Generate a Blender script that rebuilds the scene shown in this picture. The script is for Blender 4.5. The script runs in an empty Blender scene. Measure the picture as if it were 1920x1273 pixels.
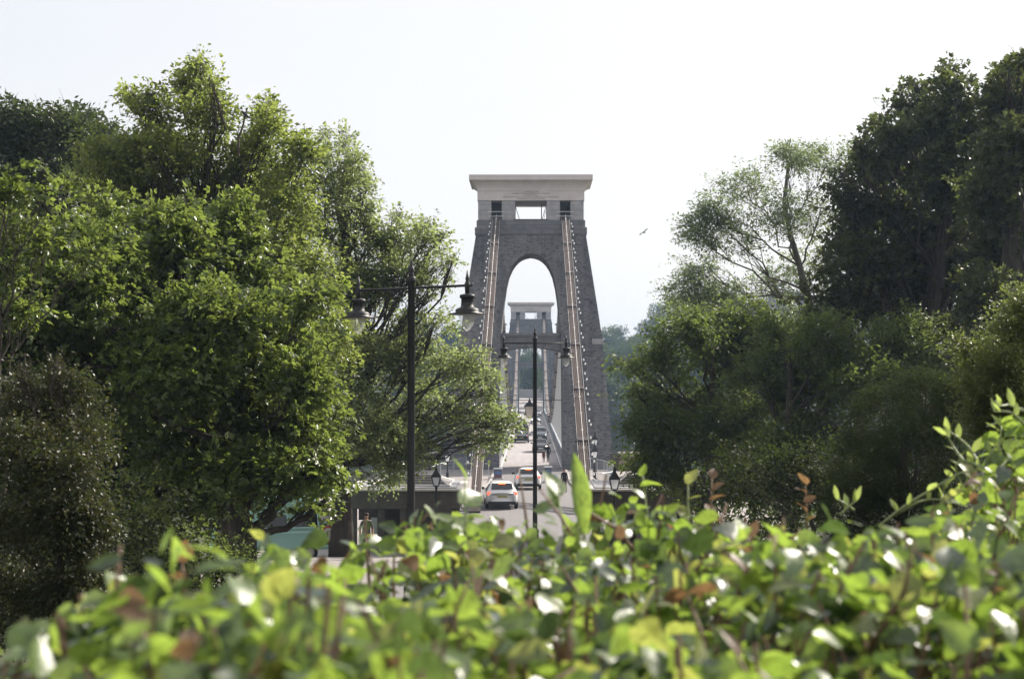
import bpy, bmesh, math, random
import numpy as np
from mathutils import Vector, Matrix, Euler
R = math.radians
random.seed(7)
rs = np.random.RandomState(11)
scn = bpy.context.scene
COL = scn.collection

# ------------------------------------------------------------------ camera
CAMZ = 7.85
FPX = 2750.0                      # focal length in pixels of the 1920 px wide photograph
cam = bpy.data.cameras.new('camera')
cam.sensor_width = 36.0
cam.lens = FPX * 36.0 / 1920.0
cam.clip_start = 0.05
cam.clip_end = 5000
cam.dof.use_dof = True
cam.dof.focus_distance = 120
cam.dof.aperture_fstop = 5.2
cam.dof.aperture_blades = 7
cam_ob = bpy.data.objects.new('camera', cam)
COL.objects.link(cam_ob)
YAW, PITCH = math.atan(35.5 / FPX), math.atan(75.5 / FPX)
cam_ob.location = (0, 0, CAMZ)
cam_ob.rotation_euler = Euler((R(90) + PITCH, 0, YAW), 'XYZ')
scn.camera = cam_ob
CAMR = cam_ob.rotation_euler.to_matrix()

def P(px, py, Y):
    """World point at distance Y along the street that the photograph shows at pixel px, py (used to survey real positions)."""
    d = CAMR @ Vector(((px - 960) / FPX, -(py - 636.5) / FPX, -1))
    t = Y / d.y
    return Vector((d.x * t, Y, CAMZ + d.z * t))

# ------------------------------------------------------------------ sky, sun, exposure
SUN_AZ, SUN_EL = R(49), R(35)      # azimuth to the right of straight ahead
SUNDIR = Vector((math.sin(SUN_AZ) * math.cos(SUN_EL), math.cos(SUN_AZ) * math.cos(SUN_EL), math.sin(SUN_EL)))
w = bpy.data.worlds.new('World')
scn.world = w
w.use_nodes = True
nt = w.node_tree
bg = nt.nodes['Background']
sky = nt.nodes.new('ShaderNodeTexSky')
sky.sky_type = 'NISHITA'
sky.sun_disc = False
sky.sun_elevation = SUN_EL
sky.sun_rotation = SUN_AZ
sky.air_density = 1.0
sky.dust_density = 4.0
sky.ozone_density = 1.5
sky.altitude = 60
bg.inputs['Strength'].default_value = 0.13
# a thin even veil of high cloud over the clear sky
tcw = nt.nodes.new('ShaderNodeTexCoord')
mpw = nt.nodes.new('ShaderNodeMapping'); mpw.inputs['Scale'].default_value = (1, 1, 3.5)
nzw = nt.nodes.new('ShaderNodeTexNoise'); nzw.inputs['Scale'].default_value = 2.2; nzw.inputs['Detail'].default_value = 5
rpw = nt.nodes.new('ShaderNodeValToRGB')
rpw.color_ramp.elements[0].position = .3; rpw.color_ramp.elements[0].color = (.72, .72, .72, 1)
rpw.color_ramp.elements[1].position = .7; rpw.color_ramp.elements[1].color = (.88, .88, .88, 1)
veil = nt.nodes.new('ShaderNodeMix'); veil.data_type = 'RGBA'
veil.inputs[7].default_value = (4.55, 4.47, 4.4, 1)
nt.links.new(tcw.outputs['Generated'], mpw.inputs[0]); nt.links.new(mpw.outputs[0], nzw.inputs['Vector'])
nt.links.new(nzw.outputs[0], rpw.inputs[0]); nt.links.new(rpw.outputs[0], veil.inputs['Factor'])
nt.links.new(sky.outputs[0], veil.inputs[6]); nt.links.new(veil.outputs[2], bg.inputs['Color'])
sun = bpy.data.lights.new('sun', 'SUN')
sun.energy = 5.0
sun.angle = R(0.53)
sun.color = (1.0, 0.93, 0.82)
sun_ob = bpy.data.objects.new('sun', sun)
COL.objects.link(sun_ob)
sun_ob.rotation_euler = SUNDIR.to_track_quat('Z', 'Y').to_euler()
scn.view_settings.view_transform = 'Standard'
scn.view_settings.look = 'None'
scn.view_settings.gamma = 1.0
scn.view_settings.use_curve_mapping = False
scn.view_settings.exposure = 0.75
cy = scn.cycles
cy.max_bounces = 8
cy.diffuse_bounces = 3
cy.glossy_bounces = 3
cy.transmission_bounces = 5
cy.transparent_max_bounces = 6
cy.volume_bounces = 0
cy.use_denoising = True
cy.caustics_reflective = False
cy.caustics_refractive = False

# ------------------------------------------------------------------ materials
def mat(name, base=(.5, .5, .5), rough=.7, metal=0., spec=.5):
    m = bpy.data.materials.new(name)
    m.use_nodes = True
    b = m.node_tree.nodes['Principled BSDF']
    b.inputs['Base Color'].default_value = (*base, 1)
    b.inputs['Roughness'].default_value = rough
    b.inputs['Metallic'].default_value = metal
    b.inputs['Specular IOR Level'].default_value = spec
    return m

def N(m, t, **kw):
    n = m.node_tree.nodes.new(t)
    for k, v in kw.items():
        if k in n.inputs.keys(): n.inputs[k].default_value = v
        else: setattr(n, k, v)
    return n

def L(m, a, b): m.node_tree.links.new(a, b)

def ramp(m, src, stops):
    r = N(m, 'ShaderNodeValToRGB')
    el = r.color_ramp.elements
    while len(el) < len(stops): el.new(0.5)
    for e, (p, c) in zip(el, stops):
        e.position = p
        e.color = (*c, 1)
    L(m, src, r.inputs[0])
    return r.outputs[0]

def noisy(name, c1, c2, scale=4., rough=.8, bump=.2, detail=6., stretch=(1, 1, 1), metal=0., spec=.4, bdist=.02):
    m = mat(name, c1, rough, metal, spec)
    b = m.node_tree.nodes['Principled BSDF']
    tc = N(m, 'ShaderNodeTexCoord')
    mp = N(m, 'ShaderNodeMapping')
    mp.inputs['Scale'].default_value = stretch
    L(m, tc.outputs['Object'], mp.inputs[0])
    n1 = N(m, 'ShaderNodeTexNoise', Scale=scale, Detail=detail, Roughness=.65)
    L(m, mp.outputs[0], n1.inputs['Vector'])
    L(m, ramp(m, n1.outputs[0], [(.3, c1), (.7, c2)]), b.inputs['Base Color'])
    if bump:
        bp = N(m, 'ShaderNodeBump', Strength=bump, Distance=bdist)
        L(m, n1.outputs[0], bp.inputs['Height'])
        L(m, bp.outputs[0], b.inputs['Normal'])
    return m

def stone(name, cols, mortar, cell=(3., 3., 5.), bump=.6, joint=.06):
    """Coursed rubble: stretched 3-D cells, so it holds on every face."""
    m = mat(name, cols[0], .9, 0, .25)
    b = m.node_tree.nodes['Principled BSDF']
    tc = N(m, 'ShaderNodeTexCoord')
    mp = N(m, 'ShaderNodeMapping')
    mp.inputs['Scale'].default_value = cell
    L(m, tc.outputs['Object'], mp.inputs[0])
    v1 = N(m, 'ShaderNodeTexVoronoi', feature='F1')
    v2 = N(m, 'ShaderNodeTexVoronoi', feature='DISTANCE_TO_EDGE')
    for v in (v1, v2):
        v.inputs['Scale'].default_value = 1
        v.inputs['Randomness'].default_value = .75
        L(m, mp.outputs[0], v.inputs['Vector'])
    sep = N(m, 'ShaderNodeSeparateColor')
    L(m, v1.outputs['Color'], sep.inputs[0])
    k = len(cols) - 1
    cr = ramp(m, sep.outputs[0], [(i / k * .8 + .1, c) for i, c in enumerate(cols)])
    nz = N(m, 'ShaderNodeTexNoise', Scale=.25, Detail=5)
    L(m, tc.outputs['Object'], nz.inputs['Vector'])
    st = ramp(m, nz.outputs[0], [(.35, (.72, .72, .74)), (.65, (1.1, 1.08, 1.05))])
    mps = N(m, 'ShaderNodeMapping'); mps.inputs['Scale'].default_value = (1.3, 1.3, .09)
    L(m, tc.outputs['Object'], mps.inputs[0])
    nzs = N(m, 'ShaderNodeTexNoise', Scale=1.4, Detail=6)
    L(m, mps.outputs[0], nzs.inputs['Vector'])
    sk = ramp(m, nzs.outputs[0], [(.36, (.66, .66, .68)), (.58, (1.06, 1.06, 1.05))])
    mu0 = N(m, 'ShaderNodeMix', data_type='RGBA', blend_type='MULTIPLY')
    mu0.inputs['Factor'].default_value = .8
    L(m, cr, mu0.inputs[6]); L(m, sk, mu0.inputs[7])
    mul = N(m, 'ShaderNodeMix', data_type='RGBA', blend_type='MULTIPLY')
    mul.inputs['Factor'].default_value = 1
    L(m, mu0.outputs[2], mul.inputs[6]); L(m, st, mul.inputs[7])
    edge = ramp(m, v2.outputs['Distance'], [(0, (1, 1, 1)), (joint, (0, 0, 0))])
    mix = N(m, 'ShaderNodeMix', data_type='RGBA')
    L(m, edge, mix.inputs['Factor']); L(m, mul.outputs[2], mix.inputs[6])
    mix.inputs[7].default_value = (*mortar, 1)
    L(m, mix.outputs[2], b.inputs['Base Color'])
    bp = N(m, 'ShaderNodeBump', Strength=bump, Distance=.05)
    mth = N(m, 'ShaderNodeMath', operation='MINIMUM')
    mth.inputs[1].default_value = .2
    L(m, v2.outputs['Distance'], mth.inputs[0])
    L(m, mth.outputs[0], bp.inputs['Height'])
    L(m, bp.outputs[0], b.inputs['Normal'])
    return m

def ashlar(name, c1, c2, mortar, bw=1.3, bh=.45):
    m = mat(name, c1, .85, 0, .25)
    b = m.node_tree.nodes['Principled BSDF']
    tc = N(m, 'ShaderNodeTexCoord')
    sp = N(m, 'ShaderNodeSeparateXYZ')
    L(m, tc.outputs['Object'], sp.inputs[0])
    ad = N(m, 'ShaderNodeMath', operation='ADD')
    L(m, sp.outputs[0], ad.inputs[0]); L(m, sp.outputs[1], ad.inputs[1])
    cb = N(m, 'ShaderNodeCombineXYZ')
    L(m, ad.outputs[0], cb.inputs[0]); L(m, sp.outputs[2], cb.inputs[1])
    br = N(m, 'ShaderNodeTexBrick', offset=.5)
    br.inputs['Scale'].default_value = 1
    br.inputs['Brick Width'].default_value = bw
    br.inputs['Row Height'].default_value = bh
    br.inputs['Mortar Size'].default_value = .018
    br.inputs['Color1'].default_value = (*c1, 1)
    br.inputs['Color2'].default_value = (*c2, 1)
    br.inputs['Mortar'].default_value = (*mortar, 1)
    L(m, cb.outputs[0], br.inputs['Vector'])
    nz = N(m, 'ShaderNodeTexNoise', Scale=1.2, Detail=8)
    L(m, tc.outputs['Object'], nz.inputs['Vector'])
    st = ramp(m, nz.outputs[0], [(.3, (.75, .75, .76)), (.7, (1.05, 1.04, 1.03))])
    mul = N(m, 'ShaderNodeMix', data_type='RGBA', blend_type='MULTIPLY')
    mul.inputs['Factor'].default_value = 1
    L(m, br.outputs[0], mul.inputs[6]); L(m, st, mul.inputs[7])
    L(m, mul.outputs[2], b.inputs['Base Color'])
    bp = N(m, 'ShaderNodeBump', Strength=.4, Distance=.03)
    L(m, nz.outputs[0], bp.inputs['Height'])
    L(m, bp.outputs[0], b.inputs['Normal'])
    return m

def leafmat(name, cols, trans, fac=.4, rough=.42, spec=.5):
    """Leaves: glossy upper skin, light passing through, a tint of its own for every leaf."""
    m = bpy.data.materials.new(name)
    m.use_nodes = True
    b = m.node_tree.nodes['Principled BSDF']
    b.inputs['Roughness'].default_value = rough
    b.inputs['Specular IOR Level'].default_value = spec
    geo = N(m, 'ShaderNodeNewGeometry')
    k = len(cols) - 1
    L(m, ramp(m, geo.outputs['Random Per Island'], [(i / k, c) for i, c in enumerate(cols)]), b.inputs['Base Color'])
    tr = N(m, 'ShaderNodeBsdfTranslucent')
    k = len(trans) - 1
    L(m, ramp(m, geo.outputs['Random Per Island'], [(i / k, c) for i, c in enumerate(trans)]), tr.inputs['Color'])
    mx = N(m, 'ShaderNodeMixShader')
    mx.inputs[0].default_value = fac
    L(m, b.outputs[0], mx.inputs[1]); L(m, tr.outputs[0], mx.inputs[2])
    L(m, mx.outputs[0], m.node_tree.nodes['Material Output'].inputs['Surface'])
    return m

def blotch(m, scale=55.):
    """blemishes and vein-like mottling inside every leaf"""
    geo = N(m, 'ShaderNodeNewGeometry')
    nz = N(m, 'ShaderNodeTexNoise', Scale=scale, Detail=4, Roughness=.7)
    L(m, geo.outputs['Position'], nz.inputs['Vector'])
    c = ramp(m, nz.outputs[0], [(.36, (.58, .55, .50)), (.52, (1, 1, 1)), (.70, (1.2, 1.16, 1.05))])
    nt_ = m.node_tree
    for node, sock in ((nt_.nodes['Principled BSDF'], 'Base Color'), (next(n for n in nt_.nodes if n.type == 'BSDF_TRANSLUCENT'), 'Color')):
        src = node.inputs[sock].links[0].from_socket
        mu = N(m, 'ShaderNodeMix', data_type='RGBA', blend_type='MULTIPLY')
        mu.inputs['Factor'].default_value = 1
        L(m, src, mu.inputs[6]); L(m, c, mu.inputs[7]); L(m, mu.outputs[2], node.inputs[sock])
    bp = N(m, 'ShaderNodeBump', Strength=.35, Distance=.004)
    L(m, nz.outputs[0], bp.inputs['Height'])
    L(m, bp.outputs[0], nt_.nodes['Principled BSDF'].inputs['Normal'])

def emit(name, col, s, base=(.8, .1, .1)):
    m = mat(name, base, .3)
    b = m.node_tree.nodes['Principled BSDF']
    b.inputs['Emission Color'].default_value = (*col, 1)
    b.inputs['Emission Strength'].default_value = s
    return m

def glassy(name, tint, alpha=.45, rough=.15):
    """Old lantern glass: mostly clear, a little milky."""
    m = mat(name, tint, rough, 0, .6)
    b = m.node_tree.nodes['Principled BSDF']
    tr = N(m, 'ShaderNodeBsdfTransparent')
    tl = N(m, 'ShaderNodeBsdfTranslucent')
    tl.inputs[0].default_value = (*tint, 1)
    m1 = N(m, 'ShaderNodeMixShader'); m1.inputs[0].default_value = .6
    L(m, b.outputs[0], m1.inputs[1]); L(m, tl.outputs[0], m1.inputs[2])
    mx = N(m, 'ShaderNodeMixShader'); mx.inputs[0].default_value = 1 - alpha
    L(m, m1.outputs[0], mx.inputs[1]); L(m, tr.outputs[0], mx.inputs[2])
    L(m, mx.outputs[0], m.node_tree.nodes['Material Output'].inputs['Surface'])
    return m

M = {}
M['rubble'] = stone('rubble_stone', [(.10, .104, .117), (.168, .17, .184), (.205, .196, .20), (.13, .136, .152), (.20, .202, .216)], (.188, .19, .203), (3.4, 3.4, 8.5))
M['ashlar'] = ashlar('pennant_ashlar', (.33, .325, .335), (.41, .395, .40), (.26, .25, .255))
M['ashlar_dark'] = ashlar('weathered_ashlar', (.16, .162, .175), (.205, .203, .215), (.12, .12, .127), 1.1, .4)
M['limestone'] = noisy('pale_limestone', (.53, .475, .455), (.64, .58, .555), .9, .85, .3)
M['letter'] = mat('inscription_paint', (.16, .13, .13), .8)
M['chain'] = noisy('painted_chain_iron', (.10, .08, .075), (.135, .108, .10), 1.5, .85, .1, spec=.08)
M['chain_dark'] = mat('chain_collar_iron', (.07, .055, .055), .6)
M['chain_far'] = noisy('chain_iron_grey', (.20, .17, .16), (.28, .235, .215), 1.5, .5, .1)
M['white_wire'] = mat('white_painted_wire', (.75, .74, .72), .5)
M['bulb'] = mat('white_bulb', (.85, .85, .85), .25)
M['girder'] = noisy('grey_girder_paint', (.34, .36, .39), (.42, .44, .47), 1., .5, .05)
M['rod'] = mat('hanger_rod_paint', (.55, .54, .53), .5)
M['asphalt'] = noisy('asphalt', (.16, .15, .152), (.225, .21, .212), 3., .9, .15)
M['paving'] = noisy('pinkish_paving', (.26, .235, .225), (.35, .315, .30), 1.5, .9, .1)
M['deck'] = noisy('deck_surface', (.30, .275, .275), (.38, .35, .35), 2., .85, .1, stretch=(1, .08, 1))
M['white_paint'] = mat('road_paint', (.75, .74, .72), .7)
M['kerb'] = noisy('kerb_stone', (.30, .28, .27), (.4, .38, .36), 3., .9)
M['black_iron'] = noisy('black_cast_iron', (.012, .012, .013), (.022, .021, .021), 8., .45, .1)
M['lamp_iron'] = noisy('weathered_lamp_iron', (.010, .0095, .010), (.022, .020, .020), 6., .5, .1)
M['shade_under'] = mat('lamp_shade_enamel', (.35, .33, .31), .4)
M['bowl'] = glassy('lamp_bowl_glass', (.85, .85, .83), .30, .08)
M['pane'] = glassy('frosted_lantern_pane', (.9, .92, .95), .9, .3)
M['pane_warm'] = glassy('cream_lantern_pane', (.9, .78, .65), .6, .3)
M['glass_dark'] = mat('dark_window_glass', (.012, .015, .018), .08, 0, .6)
M['lead'] = noisy('lead_roof', (.26, .255, .27), (.36, .35, .365), 1.2, .55, .1)
M['slate'] = noisy('slate_strip', (.16, .15, .155), (.24, .225, .23), 2., .6, .1)
M['fascia'] = noisy('dark_stone_fascia', (.07, .06, .052), (.12, .10, .088), 2.5, .85, .3)
M['toll_wall'] = noisy('toll_house_stone', (.26, .235, .22), (.36, .33, .31), 2., .85, .2)
M['column'] = noisy('toll_house_column', (.06, .052, .048), (.1, .085, .075), 3., .85, .2)
M['coping'] = noisy('pale_coping', (.5, .46, .43), (.6, .56, .52), 2., .8, .1)
M['brick_wall'] = ashlar('pink_brick', (.36, .21, .17), (.42, .27, .22), (.4, .36, .33), .225, .075)
M['bark'] = noisy('bark', (.028, .022, .017), (.07, .056, .044), 6., .95, .8, stretch=(1, 1, .25))
M['bark_pale'] = noisy('ash_bark', (.07, .06, .05), (.13, .115, .095), 6., .95, .6, stretch=(1, 1, .25))
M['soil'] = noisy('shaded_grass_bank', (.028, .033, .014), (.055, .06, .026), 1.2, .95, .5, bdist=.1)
M['rail'] = mat('galvanised_rail', (.55, .57, .6), .35, .6)
M['mesh_panel'] = mat('railing_mesh', (.3, .32, .35), .5, .3)
M['tyre'] = mat('tyre_rubber', (.015, .015, .015), .8)
M['rim'] = mat('alloy_rim', (.45, .45, .46), .3, .8)
M['white_car'] = mat('white_car_paint', (.78, .79, .8), .18, 0, .6)
M['black_car'] = mat('black_car_paint', (.02, .021, .025), .15, 0, .6)
M['navy_car'] = mat('dark_blue_car_paint', (.025, .035, .055), .15, 0, .6)
M['silver_car'] = mat('silver_car_paint', (.45, .47, .5), .2, .4, .6)
M['grey_car'] = mat('grey_car_paint', (.1, .11, .13), .2, .2, .6)
M['trim'] = mat('black_plastic_trim', (.02, .02, .021), .5)
M['tail'] = emit('lit_tail_light', (1, .12, .05), 1.2, (.5, .03, .02))
M['brake'] = emit('lit_brake_light', (1, .25, .06), 1.6, (.5, .03, .02))
M['tail_off'] = mat('red_tail_lens', (.4, .03, .025), .2)
M['head'] = emit('lit_headlight', (1, .82, .62), 3.0, (.8, .8, .8))
M['head_off'] = mat('headlight_lens', (.6, .62, .65), .1, .2)
M['plate_y'] = mat('yellow_number_plate', (.32, .30, .10), .5)
M['plate_w'] = mat('white_number_plate', (.6, .6, .58), .5)
M['teal'] = noisy('teal_van_paint', (.26, .47, .44), (.31, .53, .50), .6, .4, .02)
M['teal_light'] = mat('pale_teal_trim', (.42, .68, .66), .4)
M['blue_panel'] = mat('blue_sign_panel', (.10, .16, .33), .5)
M['red_panel'] = mat('red_sign_panel', (.35, .06, .06), .5)
M['board'] = mat('pale_blue_board', (.42, .60, .64), .5)
M['booth'] = mat('grey_booth_steel', (.11, .12, .15), .5, .2)
M['sign_red'] = mat('road_sign_red', (.32, .05, .045), .5)
M['sign_white'] = mat('road_sign_white', (.5, .49, .44), .5)
M['sign_back'] = mat('dark_sign_backing', (.05, .055, .05), .6)
M['sign_black'] = mat('road_sign_black', (.012, .012, .012), .6)
M['skin'] = mat('skin', (.40, .22, .16), .55)
M['hair'] = mat('dark_hair', (.03, .02, .015), .7)
M['navy_cloth'] = noisy('navy_jumper', (.018, .022, .035), (.03, .036, .055), 20, .9, .2)
M['grey_cloth'] = noisy('grey_tshirt', (.09, .085, .095), (.13, .12, .13), 20, .9, .2)
M['brown_cloth'] = noisy('brown_trousers', (.11, .08, .06), (.16, .12, .09), 20, .9, .2)
M['black_cloth'] = noisy('black_clothes', (.014, .014, .017), (.026, .026, .03), 20, .9, .2)
M['red_cloth'] = noisy('dark_red_coat', (.11, .03, .03), (.16, .045, .04), 20, .9, .2)
M['shoe'] = mat('dark_shoes', (.015, .013, .012), .6)
M['gull'] = mat('dark_gull_plumage', (.10, .10, .11), .8)
M['crow'] = mat('dark_perched_plumage', (.03, .025, .028), .8)
M['render_wall'] = noisy('pale_house_render', (.36, .35, .36), (.45, .43, .43), .5, .9, .1)
M['house_stone'] = noisy('grey_house_stone', (.16, .15, .16), (.23, .21, .215), .6, .9, .2)
M['house_roof'] = noisy('slate_house_roof', (.09, .09, .11), (.13, .13, .155), .6, .7, .2)
# foliage
M['maple'] = leafmat('maple_leaf', [(.045, .068, .014), (.06, .09, .02), (.08, .108, .026)], [(.24, .325, .055), (.315, .40, .08)], .42, .38)
M['sycamore'] = leafmat('sycamore_leaf', [(.05, .068, .018), (.07, .09, .026), (.10, .115, .036)], [(.28, .35, .07), (.38, .45, .10)], .5, .36)
M['sycamore_far'] = leafmat('pale_sycamore_leaf', [(.065, .085, .034), (.09, .115, .046), (.12, .14, .06)], [(.32, .40, .13), (.42, .50, .18)], .5, .36, .6)
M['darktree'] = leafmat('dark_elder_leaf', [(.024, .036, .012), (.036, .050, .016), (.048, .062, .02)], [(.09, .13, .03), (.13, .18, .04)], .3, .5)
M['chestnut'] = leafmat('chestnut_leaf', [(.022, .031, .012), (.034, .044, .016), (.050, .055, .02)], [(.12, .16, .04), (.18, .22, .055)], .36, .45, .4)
M['ash'] = leafmat('ash_leaf', [(.06, .08, .04), (.085, .11, .055), (.10, .125, .065)], [(.24, .31, .12), (.32, .40, .17)], .45)
M['hazel'] = leafmat('hazel_leaf', [(.028, .042, .014), (.042, .060, .02), (.060, .076, .026)], [(.17, .24, .045), (.26, .34, .07)], .42, .5, .3)
M['brownbush'] = leafmat('brownish_shrub_leaf', [(.018, .027, .010), (.026, .036, .013), (.034, .038, .015), (.048, .038, .017)], [(.09, .13, .03), (.14, .13, .04)], .28, .42, .4)
M['fineshrub'] = leafmat('fine_shrub_leaf', [(.020, .033, .012), (.031, .046, .018), (.040, .054, .023)], [(.06, .09, .025), (.09, .12, .04)], .25, .8, .08)
M['goldbush'] = leafmat('yellow_shrub_leaf', [(.055, .068, .02), (.08, .092, .03), (.07, .092, .03)], [(.20, .26, .06), (.28, .33, .08)], .38)
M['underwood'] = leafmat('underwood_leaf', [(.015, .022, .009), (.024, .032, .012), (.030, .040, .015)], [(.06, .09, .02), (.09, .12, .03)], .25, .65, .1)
M['fartree'] = leafmat('far_tree_leaf', [(.028, .045, .018), (.044, .065, .025), (.06, .085, .033)], [(.10, .15, .05), (.14, .20, .07)], .3, .7, .2)
HL = [leafmat('hedge_leaf_green', [(.06, .105, .02), (.08, .135, .028), (.10, .15, .034)], [(.30, .46, .06), (.40, .55, .09)], .46, .38, 1.),
      leafmat('hedge_leaf_yellow', [(.13, .16, .04), (.16, .18, .05)], [(.48, .56, .11), (.56, .60, .14)], .46, .36, 1.),
      leafmat('hedge_leaf_dark', [(.022, .045, .024), (.03, .055, .028)], [(.13, .22, .05), (.19, .29, .07)], .28, .33, 1.),
      leafmat('hedge_leaf_brown', [(.16, .09, .05), (.11, .065, .04)], [(.30, .17, .08), (.38, .23, .10)], .35, .5)]
for m_ in HL: blotch(m_)
M['twig'] = noisy('hedge_twig', (.13, .075, .05), (.22, .14, .095), 20, .7, .2)
M['vine_stem'] = mat('pale_green_vine_stem', (.24, .29, .12), .5)
M['vine_leaf'] = leafmat('vine_leaf', [(.16, .23, .05), (.22, .28, .08)], [(.45, .58, .12), (.55, .65, .18)], .45, .35)

# ------------------------------------------------------------------ mesh helpers
class MB:
    def __init__(s): s.v, s.f = [], []
    def add(s, vs, fs):
        o = len(s.v)
        s.v += [tuple(v) for v in vs]
        s.f += [tuple(i + o for i in f) for f in fs]
        return s
    def box(s, x0, x1, y0, y1, z0, z1):
        return s.add([(x0, y0, z0), (x1, y0, z0), (x1, y1, z0), (x0, y1, z0), (x0, y0, z1), (x1, y0, z1), (x1, y1, z1), (x0, y1, z1)],
                     [(0, 3, 2, 1), (4, 5, 6, 7), (0, 1, 5, 4), (1, 2, 6, 5), (2, 3, 7, 6), (3, 0, 4, 7)])
    def cbox(s, x0, x1, y0, y1, z0, z1, c=.02):
        """box with its vertical and top edges chamfered"""
        q = [(x0 + c, y0), (x1 - c, y0), (x1, y0 + c), (x1, y1 - c), (x1 - c, y1), (x0 + c, y1), (x0, y1 - c), (x0, y0 + c)]
        mx, my = (x0 + x1) / 2, (y0 + y1) / 2
        sx, sy = 1 - 2 * c / max(x1 - x0, 1e-6), 1 - 2 * c / max(y1 - y0, 1e-6)
        vs = [(x, y, z0) for x, y in q] + [(x, y, z1 - c) for x, y in q] + [(mx + (x - mx) * sx, my + (y - my) * sy, z1) for x, y in q]
        fs = [tuple(range(7, -1, -1)), tuple(range(16, 24))]
        for k in (0, 8):
            fs += [(k + i, k + (i + 1) % 8, k + 8 + (i + 1) % 8, k + 8 + i) for i in range(8)]
        return s.add(vs, fs)
    def tube(s, pts, rad, n=6, cap=True):
        pts = [Vector(p) for p in pts]
        if not hasattr(rad, '__len__'): rad = [rad] * len(pts)
        o = len(s.v)
        up = Vector((0, 0, 1))
        prev = None
        for i, p in enumerate(pts):
            t = (pts[min(i + 1, len(pts) - 1)] - pts[max(i - 1, 0)])
            t = t.normalized() if t.length > 1e-9 else Vector((0, 0, 1))
            if prev is None:
                a = t.cross(up if abs(t.z) < .95 else Vector((1, 0, 0))).normalized()
            else:
                a = (prev - t * prev.dot(t))
                a = a.normalized() if a.length > 1e-6 else t.orthogonal().normalized()
            prev = a
            b = t.cross(a)
            for k in range(n):
                th = 2 * math.pi * k / n
                s.v.append(tuple(p + (a * math.cos(th) + b * math.sin(th)) * rad[i]))
        for i in range(len(pts) - 1):
            for k in range(n):
                q = o + i * n
                s.f.append((q + k, q + (k + 1) % n, q + n + (k + 1) % n, q + n + k))
        if cap:
            s.f.append(tuple(o + k for k in range(n - 1, -1, -1)))
            e = o + (len(pts) - 1) * n
            s.f.append(tuple(e + k for k in range(n)))
        return s
    def lathe(s, prof, n=16, c=(0, 0, 0), sq=None):
        """prof: (radius, z) from bottom to top"""
        o = len(s.v)
        for r, z in prof:
            for k in range(n):
                th = 2 * math.pi * (k + (.5 if sq else 0)) / n
                s.v.append((c[0] + r * math.cos(th), c[1] + r * math.sin(th), c[2] + z))
        for i in range(len(prof) - 1):
            for k in range(n):
                q = o + i * n
                s.f.append((q + k, q + (k + 1) % n, q + n + (k + 1) % n, q + n + k))
        s.f.append(tuple(o + k for k in range(n - 1, -1, -1)))
        e = o + (len(prof) - 1) * n
        s.f.append(tuple(e + k for k in range(n)))
        return s
    def build(s, name, m, parent=None, smooth=False, loc=(0, 0, 0)):
        me = bpy.data.meshes.new(name)
        me.from_pydata(s.v, [], s.f)
        me.update()
        me.materials.append(m)
        if smooth: me.polygons.foreach_set('use_smooth', [True] * len(me.polygons))
        return link(name, me, parent, loc)

def link(name, data, parent=None, loc=(0, 0, 0)):
    o = bpy.data.objects.new(name, data)
    COL.objects.link(o)
    o.location = loc
    if parent is not None: o.parent = parent
    return o

def thing(name, label, cat, loc=(0, 0, 0), rz=0, group=None):
    o = link(name, None, None, loc)
    o.rotation_euler = (0, 0, rz)
    o.empty_display_size = .2
    return tag(o, label, cat, group)

def tag(o, label, cat, group=None):
    o['label'] = label
    o['category'] = cat
    if group: o['group'] = group
    return o

def struct(o): o['kind'] = 'structure'; return o
def stuff(o): o['kind'] = 'stuff'; return o

def dup(root, loc, rz=0, label=None, scale=None):
    r = root.copy()
    COL.objects.link(r)
    r.location = loc
    r.rotation_euler = (0, 0, rz)
    if scale: r.scale = (scale,) * 3
    if label: r['label'] = label
    for ch in list(root.children):
        c = ch.copy(); COL.objects.link(c); c.parent = r
        for g in list(ch.children):
            d = g.copy(); COL.objects.link(d); d.parent = c
    return r

def text_mesh(txt, size, align='CENTER', extrude=.004):
    cu = bpy.data.curves.new('lettering', 'FONT')
    cu.body = txt
    cu.size = size
    cu.align_x = align
    cu.align_y = 'CENTER'
    cu.extrude = extrude
    ob = bpy.data.objects.new('lettering_source', cu)
    COL.objects.link(ob)
    bpy.context.view_layer.update()
    me = bpy.data.meshes.new_from_object(ob.evaluated_get(bpy.context.evaluated_depsgraph_get()))
    bpy.data.objects.remove(ob)
    bpy.data.curves.remove(cu)
    return me

def lettering(txt, size, m, parent, loc, rot=(R(90), 0, 0)):
    me = text_mesh(txt, size)
    me.materials.clear(); me.materials.append(m)
    o = link('lettering', me, parent, loc)
    o.rotation_euler = rot
    return stuff(o)

def sstep(a, b, x):
    t = np.clip((x - a) / (b - a), 0, 1)
    return t * t * (3 - 2 * t)

# ------------------------------------------------------------------ ground
def H(x, y):
    x = np.asarray(x, float); y = np.asarray(y, float)
    z = 6.1 - 2.4 * sstep(6.5, 24, y) - 1.9 * sstep(20, 48, y) - 1.3 * sstep(48, 62, y) + .1 * sstep(66, 82, y) - .64 * sstep(84, 112, y)
    z += 2.6 * sstep(3.5, 8, x) * sstep(5, 12, y) * (1 - sstep(28, 46, y))          # bank on the right
    z += 1.8 * sstep(12, 40, np.abs(x)) * sstep(40, 70, y) * (1 - sstep(100, 125, y))
    near = sstep(130.5, 150, y + .12 * np.clip(np.abs(x) - 9, 0, 60))
    z -= 58 * near ** .8                                                            # the gorge
    far = sstep(285, 350, y - .10 * np.clip(np.abs(x), 0, 150))
    z += 58 * far
    z += (3 * sstep(345, 430, y)) + sstep(8, 60, np.abs(x)) * (15 * sstep(335, 470, y))
    z += 8 * sstep(420, 620, y)
    return z

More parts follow.
